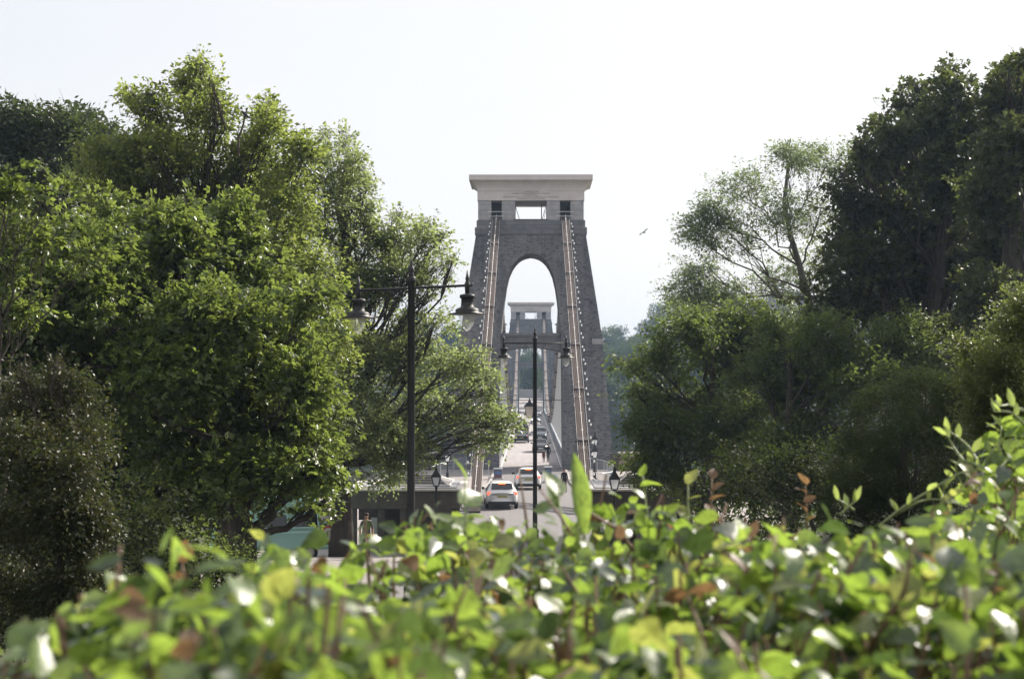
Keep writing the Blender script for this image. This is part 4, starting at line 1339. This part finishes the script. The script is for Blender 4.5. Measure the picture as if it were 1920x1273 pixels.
# left: tall sycamore with the ragged top
tree('tall ragged topped sycamore on the left with the highest tip', gnd(430, 46), P(388, 290, 46), .40,
     jit([(372, 130, 13, 30, .8), (398, 160, 11, 24, .7), (345, 150, 10, 20, .7), (500, 208, 13, 28, .8), (522, 235, 10, 18, .7), (245, 172, 10, 12, .7), (285, 178, 14, 12, .7), (370, 170, 36, 42), (395, 215, 40, 45), (300, 200, 52, 26), (255, 182, 26, 12), (340, 260, 60, 55), (295, 300, 80, 55), (440, 305, 48, 44), (500, 240, 34, 45), (515, 310, 48, 50), (430, 380, 95, 80), (330, 390, 100, 80), (240, 400, 90, 80), (525, 400, 70, 70), (470, 470, 95, 75), (565, 300, 36, 45), (560, 520, 80, 80), (600, 620, 70, 80), (190, 330, 60, 60)], 46, 2, 2.2),
     78000, .135, M['sycamore'], M['bark'], 2, group='left bank trees', rise=.45, gaps=.55, soft=.22, fan=5.4, branch=.8)
q0, q1 = P(447, 262, 43), P(463, 203, 43)
# left: open tree nearer the bridge, limb reaching in front of the tower
tree('open branched sycamore on the left reaching across the left chain', gnd(640, 55), P(650, 300, 55), .42,
     jit([(610, 262, 12, 20, .8), (650, 265, 12, 20, .8), (680, 320, 12, 18, .7), (690, 385, 14, 14, .7), (745, 415, 12, 18, .7), (800, 420, 13, 16, .7), (832, 445, 11, 18, .7), (848, 490, 10, 20, .7), (640, 305, 52, 42), (665, 360, 38, 45), (610, 360, 55, 60), (650, 440, 60, 50), (580, 460, 80, 75), (560, 570, 90, 80), (690, 470, 52, 50), (745, 450, 42, 40), (795, 450, 45, 32), (815, 500, 34, 34), (760, 520, 52, 36),
          (690, 560, 62, 38), (640, 650, 85, 60), (700, 690, 80, 50), (790, 665, 75, 42), (855, 685, 55, 40), (800, 560, 30, 16, .6), (735, 612, 44, 24, .6), (815, 605, 46, 26, .7), (640, 540, 60, 50), (700, 510, 50, 34), (905, 720, 34, 26, .9), (880, 770, 60, 32), (940, 790, 40, 22), (905, 825, 55, 20, .8), (800, 760, 70, 45), (720, 800, 80, 60), (650, 780, 75, 70), (780, 840, 50, 34), (690, 870, 80, 50), (610, 870, 60, 60)], 55, 3, 1.6),
     88000, .13, M['sycamore_far'], M['bark'], 3, group='left bank trees', branch=.6, gaps=.55, soft=.24, rise=.25, fan=5.6)
# left: bright maple
tree('bright green broad leaved maple filling the left foreground trees', gnd(465, 33), P(430, 640, 33), .34,
     jit([(425, 460, 60, 55), (330, 470, 70, 55), (440, 400, 26, 36, .7), (350, 415, 30, 40, .7), (290, 420, 40, 45, .7), (190, 470, 70, 55), (210, 400, 26, 40, .6), (120, 540, 80, 60), (60, 630, 80, 55), (150, 640, 80, 60), (600, 770, 40, 45), (590, 560, 32, 34, .7), (480, 560, 80, 60), (260, 560, 90, 70), (390, 590, 100, 65), (540, 620, 65, 50), (330, 680, 100, 70), (460, 690, 85, 60), (560, 720, 50, 50), (240, 700, 90, 80), (530, 790, 72, 48), (430, 800, 85, 60), (570, 850, 45, 40), (330, 800, 95, 75), (470, 875, 70, 40), (595, 870, 36, 26), (390, 890, 80, 50), (540, 905, 60, 18, .35), (600, 945, 30, 16, .3)], 33, 4, 2.0),
     74000, .135, M['maple'], M['bark'], 4, name='maple_tree', group='left bank trees', lobes=3, aspect=.85, per=14, fan=6.2, droop=.4, gaps=.55, soft=.26, gapf=1.5)
tree('young maple sapling with big leaves at the left edge', gnd(-10, 26), P(10, 400, 26), .07,
     jit([(10, 360, 30, 34), (25, 430, 30, 36), (85, 350, 10, 50, .5), (125, 380, 12, 50, .5), (10, 500, 25, 30), (100, 450, 34, 24, .8), (40, 580, 40, 40), (170, 470, 30, 26, .6)], 26, 5, 1.2),
     1500, .13, M['maple'], M['bark'], 5, name='maple_sapling', group='left bank trees', lobes=3, aspect=.85, per=12, fan=5, gaps=.5)
# dark underwood left
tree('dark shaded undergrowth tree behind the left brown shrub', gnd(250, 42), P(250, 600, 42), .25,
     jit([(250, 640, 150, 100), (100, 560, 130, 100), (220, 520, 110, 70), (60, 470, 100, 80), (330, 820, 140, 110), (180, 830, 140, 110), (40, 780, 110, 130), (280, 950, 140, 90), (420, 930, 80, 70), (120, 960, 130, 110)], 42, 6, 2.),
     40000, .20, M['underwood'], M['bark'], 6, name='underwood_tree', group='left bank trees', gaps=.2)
tree('low shaded shrub at the foot of the left maple', gnd(390, 28), P(390, 1010, 28), .08,
     jit([(370, 1030, 60, 40), (420, 1050, 50, 45), (320, 1070, 70, 50), (400, 1100, 70, 45), (260, 1090, 60, 60)], 28, 7, .8),
     9000, .07, M['hazel'], M['bark'], 7, name='low_shrub', cat='shrub', group='left bank trees')
# brown shrub bottom left
tree('reddish brown small leaved shrub lit at the bottom left corner', gnd(110, 13.5), P(110, 800, 13.5), .05,
     jit([(135, 730, 38, 38), (60, 745, 50, 38), (105, 790, 70, 45), (160, 820, 42, 50), (40, 850, 70, 60), (120, 890, 60, 55), (170, 940, 45, 45), (120, 980, 65, 60), (175, 1010, 45, 45), (40, 1000, 70, 70), (145, 1080, 65, 55), (90, 1140, 90, 60), (20, 1130, 60, 80), (100, 700, 10, 30, .5), (40, 700, 10, 34, .5)], 13.5, 8, .5),
     52000, .036, M['brownbush'], M['bark'], 8, name='brown_shrub', cat='shrub', aspect=.6, fan=9, soft=.22, gaps=.35, gapf=7, rise=.3, droop=.5, inner=.45)
# right: ash
tree('sparse feathery ash tree right of the tower with bare branches showing', gnd(1535, 74), P(1500, 300, 74), .30,
     jit([(1480, 300, 60, 34, .45), (1550, 300, 50, 40, .45), (1400, 350, 60, 36, .4), (1340, 395, 48, 34, .5), (1310, 440, 42, 40, .6), (1380, 450, 60, 45, .3), (1300, 500, 40, 28, .5), (1285, 545, 45, 24, .7), (1450, 400, 60, 50, .3), (1540, 390, 60, 60, .3), (1360, 560, 60, 34, .6), (1440, 530, 70, 40, .3), (1520, 500, 60, 50, .25), (1500, 600, 70, 34, .45), (1295, 592, 52, 26, .8), (1385, 605, 60, 26, .6), (1265, 570, 24, 16, .7), (1580, 560, 60, 50, .3)], 74, 9, 2.5),
     48000, .17, M['ash'], M['bark_pale'], 9, name='ash_tree', group='right bank trees', aspect=.36, branch=.8, fan=4.5, gaps=.6, soft=.22, inner=.2,
     trunk_pts=[gnd(1545, 74), P(1540, 700, 74), P(1530, 620, 74), P(1515, 560, 74), P(1500, 500, 74), P(1482, 440, 74), P(1470, 380, 74), P(1478, 310, 74)])
# right: big dark chestnuts
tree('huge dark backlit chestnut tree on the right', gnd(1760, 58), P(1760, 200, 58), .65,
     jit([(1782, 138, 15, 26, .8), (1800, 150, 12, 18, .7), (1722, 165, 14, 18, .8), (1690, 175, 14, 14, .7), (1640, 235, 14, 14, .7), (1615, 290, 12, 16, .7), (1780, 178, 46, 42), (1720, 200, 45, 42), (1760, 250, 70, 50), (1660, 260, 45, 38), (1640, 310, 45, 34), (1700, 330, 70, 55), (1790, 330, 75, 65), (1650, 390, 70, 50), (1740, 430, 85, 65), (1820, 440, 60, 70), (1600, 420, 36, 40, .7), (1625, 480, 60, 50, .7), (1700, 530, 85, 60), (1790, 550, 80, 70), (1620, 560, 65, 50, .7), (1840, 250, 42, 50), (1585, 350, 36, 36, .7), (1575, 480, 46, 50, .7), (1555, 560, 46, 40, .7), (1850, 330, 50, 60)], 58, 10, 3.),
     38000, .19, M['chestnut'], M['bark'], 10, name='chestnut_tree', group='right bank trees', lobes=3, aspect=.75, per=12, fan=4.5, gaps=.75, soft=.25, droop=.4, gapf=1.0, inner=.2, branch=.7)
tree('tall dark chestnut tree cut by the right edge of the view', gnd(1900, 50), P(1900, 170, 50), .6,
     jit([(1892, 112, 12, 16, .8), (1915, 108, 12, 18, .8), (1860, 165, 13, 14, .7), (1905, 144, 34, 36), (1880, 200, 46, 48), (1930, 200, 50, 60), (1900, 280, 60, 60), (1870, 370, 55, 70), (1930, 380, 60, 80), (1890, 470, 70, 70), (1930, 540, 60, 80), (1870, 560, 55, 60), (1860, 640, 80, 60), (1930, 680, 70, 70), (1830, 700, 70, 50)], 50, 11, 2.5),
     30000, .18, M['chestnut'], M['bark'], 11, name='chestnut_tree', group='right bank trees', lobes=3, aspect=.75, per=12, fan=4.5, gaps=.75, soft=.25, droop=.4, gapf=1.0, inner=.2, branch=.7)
# right: hazel-like mass beside the road
tree('dark spreading hazel tree drooping towards the right tower leg', gnd(1320, 58), P(1340, 640, 58), .3,
     jit([(1290, 615, 62, 36), (1400, 600, 70, 34), (1240, 680, 55, 34, .7), (1190, 680, 40, 14, .6), (1195, 735, 34, 14, .6), (1270, 740, 75, 48), (1345, 690, 80, 55), (1220, 800, 50, 34), (1200, 860, 34, 22, .7), (1280, 830, 75, 55), (1370, 800, 85, 65), (1400, 640, 60, 50), (1330, 900, 90, 45), (1430, 880, 90, 60), (1240, 890, 45, 26)], 58, 12, 2.),
     70000, .14, M['hazel'], M['bark'], 12, name='hazel_tree', group='right bank trees', droop=.45, gaps=.45, soft=.26, fan=6)
tree('green bushy tree under the ash branches on the right', gnd(1480, 52), P(1480, 620, 52), .3,
     jit([(1470, 640, 70, 50), (1550, 640, 70, 50), (1430, 720, 70, 55), (1510, 740, 80, 65), (1590, 700, 70, 70), (1480, 840, 90, 70), (1560, 840, 80, 80), (1650, 660, 70, 60), (1720, 640, 70, 50), (1500, 920, 100, 50), (1640, 750, 80, 70)], 52, 13, 2.),
     66000, .14, M['hazel'], M['bark'], 13, group='right bank trees', gaps=.45, soft=.25, fan=5)
# right: smooth fine shrub and golden bush
tree('smooth rounded fine leaved dark shrub on the right bank', gnd(1690, 21), P(1690, 780, 21), .12,
     jit([(1740, 760, 75, 70), (1660, 800, 75, 80), (1620, 880, 65, 80), (1720, 870, 100, 100), (1600, 960, 65, 65), (1800, 850, 80, 100), (1700, 970, 110, 70), (1800, 750, 50, 40)], 21, 14, .5),
     120000, .036, M['fineshrub'], M['bark'], 14, name='fine_leaved_shrub', cat='shrub', aspect=.35, inner=.7, gaps=-.2, soft=.05, fan=7, per=20, rise=.4)
tree('golden green small leaved bush at the right edge', gnd(1890, 14), P(1890, 660, 14), .05,
     jit([(1865, 665, 45, 38), (1910, 620, 40, 32), (1895, 690, 50, 45), (1850, 715, 38, 36), (1910, 750, 45, 45), (1865, 770, 34, 34), (1850, 810, 30, 22), (1820, 650, 26, 18, .7), (1935, 570, 40, 26, .8), (1830, 770, 24, 20, .6)], 14, 15, .5),
     40000, .030, M['goldbush'], M['bark'], 15, name='golden_bush', cat='shrub', aspect=.6, fan=9, soft=.42, gapf=4, gaps=.6, rise=.35)
# shaded shrubs that close the slope behind the hedge
for px, Y, sz, sd, lab in ((1380, 34, 1.5, 21, 'dark low shrub on the bank below the hazel tree'), (1520, 30, 1.8, 22, 'dark low shrub beside the fine leaved shrub'), (160, 26, 2.2, 24, 'dark low shrub behind the brown shrub')):
    g = gnd(px, Y)
    tree(lab, g, (g[0], g[1], g[2] + sz), .06, [((g[0] + dx * sz, g[1] + dy * sz, g[2] + sz * .7), (sz * .7, sz * .6, sz * .6), 1) for dx, dy in ((-.7, 0), (0, .2), (.7, 0), (.2, -.4))], 9000, .09, M['underwood'], M['bark'], sd, name='low_shrub', cat='shrub')

# bare dead branch that the bird sits on
db = thing('dead_branch', 'bare dead branch tip above the left sycamore with a bird on it', 'branch', q0)
MB().tube([Vector((0, 0, -.5)), Vector((0, 0, 0)), (q1 - q0) * .5 + Vector((.02, 0, 0)), q1 - q0, P(465, 204, 43) - q0], [.045, .04, .03, .022, .01], 5).build('stem', M['bark'], db)
MB().tube([Vector((-.02, 0, .1)), P(449, 228, 43) - q0], [.015, .006], 4).build('twig', M['bark'], db)

# ------------------------------------------------------------------ trees across the gorge
def far_tree(seed, h):
    rng = np.random.RandomState(seed)
    k = h / 15
    bl = []
    for i in range(9):
        a = rng.uniform(0, 6.28); r_ = rng.uniform(0, 3.6) * k
        z = rng.uniform(4.5, 12.5) * k
        r_ *= 1 - .5 * max(0, (z / k - 9) / 4)
        bl.append(((r_ * math.cos(a), r_ * math.sin(a), z), (rng.uniform(2.2, 3.3) * k,) * 2 + (rng.uniform(1.8, 2.6) * k,), 1))
    return tree('tree', (0, 0, 0), (0, 0, 10 * k), .3 * k, bl, 9000, .42, M['fartree'], M['bark'], seed, name='far_hillside_tree', group='trees across the gorge', twigs=False, per=10, fan=3., gaps=.2, gapf=.7)
protos = [far_tree(100 + i, 15) for i in range(4)]
rng = np.random.RandomState(5)
spots = []
for row, (Y, dx, zoff) in enumerate(((318, 7, 0), (335, 7.5, 0), (352, 8, 0), (372, 8.5, 0), (396, 9, 0), (425, 10, 0), (460, 11, 0), (500, 13, 0), (550, 15, 0))):
    for side in (-1, 1):
        x = (8.5 if Y < 352 else 7.0) if Y < 420 else 1.5
        while x < (42 if side < 0 else 100) * Y / 400:
            spots.append((side * (x + rng.uniform(-1.5, 1.5)), Y + rng.uniform(-7, 7)))
            x += dx * rng.uniform(.8, 1.2)
for i, (x, y) in enumerate(spots):
    if 405 < y < 425 and abs(x) < 6: continue
    z = float(H(x, y)) - .5
    s = rng.uniform(.75, 1.25)
    if abs(x) < 14: s *= .8
    if i < 4: o = protos[i]; o.location = (x, y, z); o.scale = (s,) * 3
    else: o = dup(protos[rng.randint(4)], (x, y, z), rng.uniform(0, 6.28), None, s)
    o['label'], o['group'] = (('hazy tree low on the far gorge slope below the level of the bridge', 'trees on the far gorge slope') if y < 345 else
                              ('hazy tree behind the far tower at about road level', 'trees beside the far tower') if y < 445 else
                              ('pale hazy tree whose crown makes the skyline across the gorge', 'skyline trees across the gorge'))

# ------------------------------------------------------------------ foreground hedge
def hedge_leaf_mesh(seed, heart=True):
    """A broad pointed leaf about 1 long: rows across, folded and curled."""
    rng = np.random.RandomState(seed)
    us = [0, .12, .34, .58, .80, 1.]
    wd = [.12, .34, .40, .31, .16, .01] if heart else [.04, .13, .19, .18, .10, .01]
    curl, fold, tw = rng.uniform(.05, .35), rng.uniform(.05, .3), rng.uniform(-.25, .25)
    vs, fs = [], []
    for i, (u, w_) in enumerate(zip(us, wd)):
        yb = u - (.10 if (heart and i == 0) else 0)
        zc = -curl * u * u
        a = tw * u
        for k, e in enumerate((-1, -.5, 0, .5, 1)):
            x = e * w_ * (1 + rng.uniform(-.08, .08))
            z = zc + fold * abs(x) + (.04 * math.sin(6 * u + e * 2) * w_)
            vs.append((x * math.cos(a) - z * math.sin(a), yb if e else u * (1 if i else .55) , z * math.cos(a) + x * math.sin(a)))
    for i in range(5):
        for k in range(4):
            fs.append((i * 5 + k, i * 5 + k + 1, i * 5 + 6 + k, i * 5 + 5 + k))
    return vs, fs
LEAFV = [hedge_leaf_mesh(s, s % 4 != 3) for s in range(10)]
def leaf_datas():
    out = []
    for i, (vs, fs) in enumerate(LEAFV):
        for m in HL:
            me = bpy.data.meshes.new('leaf')
            me.from_pydata(vs, [], fs)
            me.polygons.foreach_set('use_smooth', [True] * len(me.polygons))
            me.materials.append(m)
            out.append(me)
    return out
LEAFD = leaf_datas()

def hedge_top(x, y):
    """height of the clipped top; bumps and a rise to the right"""
    z = CAMZ - .36 + .045 * np.sin(x * 5.1 + y * 2) + .04 * np.sin(x * 2.3 - y * 3.1 + 1) + .03 * np.sin(x * 11 + y * 7)
    z = z + .30 * sstep(1.1, 2.0, x) * sstep(3.2, 4.6, y)
    return z
EDGE = ([-200, 0, 150, 300, 500, 700, 860, 1000, 1100, 1200, 1400, 1600, 1700, 1800, 1920, 2200], [1310, 1285, 1220, 1165, 1060, 1000, 985, 1008, 1005, 985, 985, 995, 990, 950, 915, 890])
def hedge_far(x, y):
    """distance at which the top ends, in the direction of the point"""
    px = 995 + FPX * x / max(y, .3)
    return .37 * FPX / (float(np.interp(px, *EDGE)) - 712)

hedge = thing('hedge', 'broad leaved clipped hedge sprawling out of focus across the foreground', 'hedge', (0, 3, 6.4))
HO = Vector((0, 3, 6.4))
rng = np.random.RandomState(77)
pts = []
while len(pts) < 16000:
    y = 1.15 + 4.9 * rng.uniform() ** 1.5
    hwid = y * .40 + .25
    x = rng.uniform(-hwid, hwid)
    fe = hedge_far(x, y)
    if y > fe + .25: continue
    edge = max(0, (y - fe) / .25)
    z = float(hedge_top(x, y)) - rng.exponential(.085) + rng.normal() * .028 - .35 * edge ** 2
    pts.append((x, y, z))
pts = np.array(pts)
col_p = np.array([.56, .13, .25, .06])
def leaf_rot():
    """mostly facing up, tip drooping in any direction"""
    yaw = rng.uniform(0, 6.28)
    return Euler((rng.normal() * .75 - .3, rng.normal() * .7, yaw), 'XYZ')
dist = np.linalg.norm(pts - np.array([0, 0, CAMZ]), axis=1)
depth = np.array([float(hedge_top(p[0], p[1])) - p[2] for p in pts])
# the leaves that show largest: near, on top, inside the picture
score = .075 / dist * (depth < .035) * (np.abs(pts[:, 0]) < pts[:, 1] * .35) * (pts[:, 1] > 1.35) * ((CAMZ - pts[:, 2]) / pts[:, 1] < .215)
order = np.argsort(-score)
single = set(order[:296].tolist())
V_by, F_by = [[] for _ in HL], [[] for _ in HL]
cnt = [0] * len(HL)
for i, p in enumerate(pts):
    mi = int(rng.choice(4, p=col_p))
    li = rng.randint(len(LEAFV))
    sz = .024 + .048 * rng.uniform() ** 1.5 if mi != 3 else rng.uniform(.02, .05)
    if p[1] < 2.3: sz = min(sz, .020 + .018 * p[1])
    rot = leaf_rot()
    if i in single:
        o = link('leaf', LEAFD[li * 4 + mi], hedge, Vector(p) - HO)
        o.rotation_euler = rot
        o.scale = (sz,) * 3
    else:
        vs, fs = LEAFV[li]
        A = np.array(vs) * sz @ np.array(rot.to_matrix()).T + (p - np.array(HO))
        V_by[mi].append(A)
        F_by[mi].append(np.array(fs) + cnt[mi])
        cnt[mi] += len(vs)
for mi in range(4):
    me = bpy.data.meshes.new('foliage')
    me.from_pydata(np.concatenate(V_by[mi]).tolist(), [], np.concatenate(F_by[mi]).tolist())
    me.polygons.foreach_set('use_smooth', [True] * len(me.polygons))
    me.materials.append(HL[mi])
    stuff(link('foliage', me, hedge))
# woody body: inner twigs
b = MB()
for i in range(1700):
    y = 1.3 + 4.4 * rng.uniform() ** 1.3
    x = rng.uniform(-y * .42 - .1, y * .42 + .1)
    if y > hedge_far(x, y) + .05: continue
    z = float(hedge_top(x, y))
    a = Vector((x + rng.normal() * .1, y + rng.normal() * .1, z - rng.uniform(.35, .6)))
    e = Vector((x, y, z + rng.uniform(-.10, .05)))
    m_ = a.lerp(e, .5) + Vector(rng.normal(size=3) * .03)
    b.tube([a - HO, m_ - HO, e - HO], [.007, .005, .0025], 4, False)
stuff(b.build('twig_mass', M['twig'], hedge))
twm = None
for i in range(80):
    y = rng.uniform(1.5, 4.4)
    x = rng.uniform(-y * .3, y * .33)
    if y > hedge_far(x, y): continue
    if twm is None:
        o = MB().tube([(0, 0, -.16), (.012, .004, -.06), (-.004, 0, .03), (.015, .0, .10)], [.0055, .0045, .0035, .0018], 5).build('twig', M['twig'], hedge, True); twm = o.data
    else: o = link('twig', twm, hedge)
    o.location = Vector((x, y, float(hedge_top(x, y)) - .04)) - HO
    o.rotation_euler = (rng.normal() * .6, rng.normal() * .6, rng.uniform(0, 6.28))
    o.scale = (1, 1, rng.uniform(.7, 1.3))
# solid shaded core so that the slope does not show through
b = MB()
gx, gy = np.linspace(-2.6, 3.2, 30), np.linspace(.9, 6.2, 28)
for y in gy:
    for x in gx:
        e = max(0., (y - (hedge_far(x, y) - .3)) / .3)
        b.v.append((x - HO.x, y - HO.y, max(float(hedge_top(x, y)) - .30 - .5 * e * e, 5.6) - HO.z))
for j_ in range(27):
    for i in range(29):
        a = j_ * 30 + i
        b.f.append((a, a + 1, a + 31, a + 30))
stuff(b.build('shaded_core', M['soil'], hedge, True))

# tall blade leaf and shoots standing above the hedge
def shoot(label, px, py, Y, hgt, nleaf, sz, mi, seed, lean=0.):
    r_ = np.random.RandomState(seed)
    top = P(px, py, Y)
    base = Vector((top.x - lean, Y, top.z - hgt))
    t = thing('hedge_shoot', label, 'shoot', base, 0, 'shoots rising above the hedge')
    cv = [Vector((0, 0, 0)), Vector((lean * .3 + r_.normal() * .01, 0, hgt * .5)), Vector((lean, 0, hgt))]
    MB().tube(cv, [.0045, .0035, .0018], 5).build('stem', M['twig'] if mi == 3 else M['vine_stem'], t, True)
    for k in range(nleaf):
        u = 1 - .7 * k / max(1, nleaf)
        o = link('leaf', LEAFD[r_.randint(10) * 4 + mi], t, cv[0].lerp(cv[2], u))
        o.rotation_euler = (r_.uniform(.1, 1.0) if k else 1.0, r_.normal() * .4, r_.uniform(0, 6.28))
        o.scale = (sz * r_.uniform(.75, 1.1),) * 3
    return t
shoot('young leafy shoot with pale leaves against the left toll house roof', 872, 892, 3.5, .28, 3, .075, 0, 1, .02)
shoot('reddish dry shoot standing up against the road in front of the white cars', 972, 875, 3.7, .22, 0, .03, 3, 2, -.03)
shoot('broad yellow green shoot below the information board', 1045, 925, 3.6, .2, 4, .085, 0, 3)
shoot('shoot with yellowing toothed leaf left of the dry stalks', 1290, 905, 4.6, .22, 3, .06, 1, 4)
shoot('rust coloured dry shoot with a few brown leaves', 1510, 905, 4.8, .22, 5, .05, 3, 5)
shoot('brown curled shoot above the right half of the hedge', 1335, 895, 4.6, .2, 4, .05, 3, 6)
shoot('orange brown withered shoot at the edge of the maple shade', 340, 1050, 2.7, .2, 4, .055, 3, 7)
shoot('small yellow shoot bud before the dark maple trunk', 490, 1010, 2.9, .2, 2, .035, 1, 8)
shoot('thin shoot with one orange leaf at the left edge of the hedge', 40, 1190, 1.9, .15, 2, .035, 1, 9)
shoot('tall green shoot beside the spear shaped leaf', 1205, 890, 4.4, .24, 5, .06, 0, 10)
# spear leaf
tp_, bs_ = P(1076, 850, 3.3), P(1095, 1000, 3.3)
t = thing('spear_leaf', 'single tall upright spear shaped green leaf in front of the right chain', 'leaf', bs_)
dv = tp_ - bs_
vs, fs = [], []
for i, (u, w_) in enumerate(((0, .006), (.12, .012), (.3, .020), (.5, .0225), (.7, .019), (.88, .011), (1, .001))):
    c = dv * u + Vector((.006 * math.sin(u * 3), .02 * u * u, 0))
    for e in (-1, 0, 1): vs.append(c + Vector((e * w_, -.022 * abs(e) * (w_ / .027) + .02, 0)))
for i in range(6):
    for k in range(2): fs.append((i * 3 + k, i * 3 + k + 1, i * 3 + 4 + k, i * 3 + 3 + k))
MB().add(vs, fs).build('blade', HL[0], t, True)
MB().tube([Vector((0, 0, 0)), Vector((.004, .02, -.2))], [.004, .005], 5).build('stalk', M['vine_stem'], t)

# climbing vine on the right
vine = thing('climbing_vine', 'pale climbing vine with curling stems and bud shaped leaves at the right edge', 'climbing plant', P(1900, 960, 4.8))
VO = vine.location.copy()
vrng = np.random.RandomState(3)
stems = [[(1650, 985), (1700, 945), (1760, 910), (1800, 885), (1850, 878), (1900, 890)], [(1900, 910), (1850, 880), (1810, 862), (1790, 868), (1800, 900), (1810, 930)],
         [(1840, 875), (1815, 835), (1790, 815), (1778, 808)], [(1810, 868), (1785, 835), (1775, 815)], [(1920, 770), (1890, 758), (1870, 762)], [(1925, 800), (1895, 770), (1865, 772)],
         [(1770, 905), (1768, 925), (1765, 945)], [(1850, 878), (1860, 845), (1868, 835)], [(1868, 885), (1890, 860), (1920, 840)], [(1870, 870), (1874, 830), (1878, 800)], [(1600, 955), (1578, 940), (1570, 935)], [(1575, 965), (1590, 950), (1605, 938)], [(1680, 965), (1720, 940), (1750, 935), (1790, 940)]]
def vine_leaf(q, ang, sz):
    vs, fs = LEAFV[3 if vrng.uniform() < .6 else 7]
    me = VL[vrng.randint(2)]
    o = link('leaf', me, vine, q - VO)
    o.rotation_euler = (vrng.uniform(.6, 1.5), vrng.normal() * .4, ang)
    o.scale = (sz,) * 3
VL = []
for s in (3, 7):
    me = bpy.data.meshes.new('leaf'); me.from_pydata(*[LEAFV[s][0], [], LEAFV[s][1]]); me.materials.append(M['vine_leaf'])
    me.polygons.foreach_set('use_smooth', [True] * len(me.polygons)); VL.append(me)
for st in stems:
    w3 = [P(x, y, 4.8 + vrng.normal() * .05) for x, y in st]
    fine = []
    for a, c in zip(w3[:-1], w3[1:]): fine += [a.lerp(c, k / 3) for k in range(3)]
    fine.append(w3[-1])
    for k in range(1, len(fine) - 1): fine[k] = fine[k - 1] * .25 + fine[k] * .5 + fine[k + 1] * .25
    MB().tube([q - VO for q in fine], [.005 - .003 * k / len(fine) for k in range(len(fine))], 5).build('stem', M['vine_stem'], vine, True)
    for k in range(2, len(fine), 3): vine_leaf(fine[k], vrng.uniform(0, 6.28), vrng.uniform(.04, .065))
    vine_leaf(fine[-1], vrng.uniform(0, 6.28), .05)
for _ in range(90):
    px, py = vrng.uniform(1800, 1935), vrng.uniform(790, 960)
    if py < 1640 - .46 * px or (px < 1850 and py < 860): continue
    o = link('leaf', LEAFD[vrng.randint(10) * 4 + int(vrng.choice([0, 0, 1]))], vine, P(px, py, 4.9 + vrng.uniform(-.2, .3)) - VO)
    o.rotation_euler = (vrng.normal() * .6, vrng.normal() * .5, vrng.uniform(0, 6.28))
    o.scale = (vrng.uniform(.05, .09),) * 3

# ------------------------------------------------------------------ haze
hz = bpy.data.materials.new('haze')
hz.use_nodes = True
hz.node_tree.nodes.clear()
ho = hz.node_tree.nodes.new('ShaderNodeOutputMaterial')
hv = hz.node_tree.nodes.new('ShaderNodeVolumePrincipled')
hv.inputs['Color'].default_value = (.52, .71, 1.0, 1)
hv.inputs['Density'].default_value = .00026
hv.inputs['Anisotropy'].default_value = .3
hz.node_tree.links.new(hv.outputs[0], ho.inputs['Volume'])
stuff(MB().box(-760, 760, -120, 1560, -75, 75).build('haze', hz))
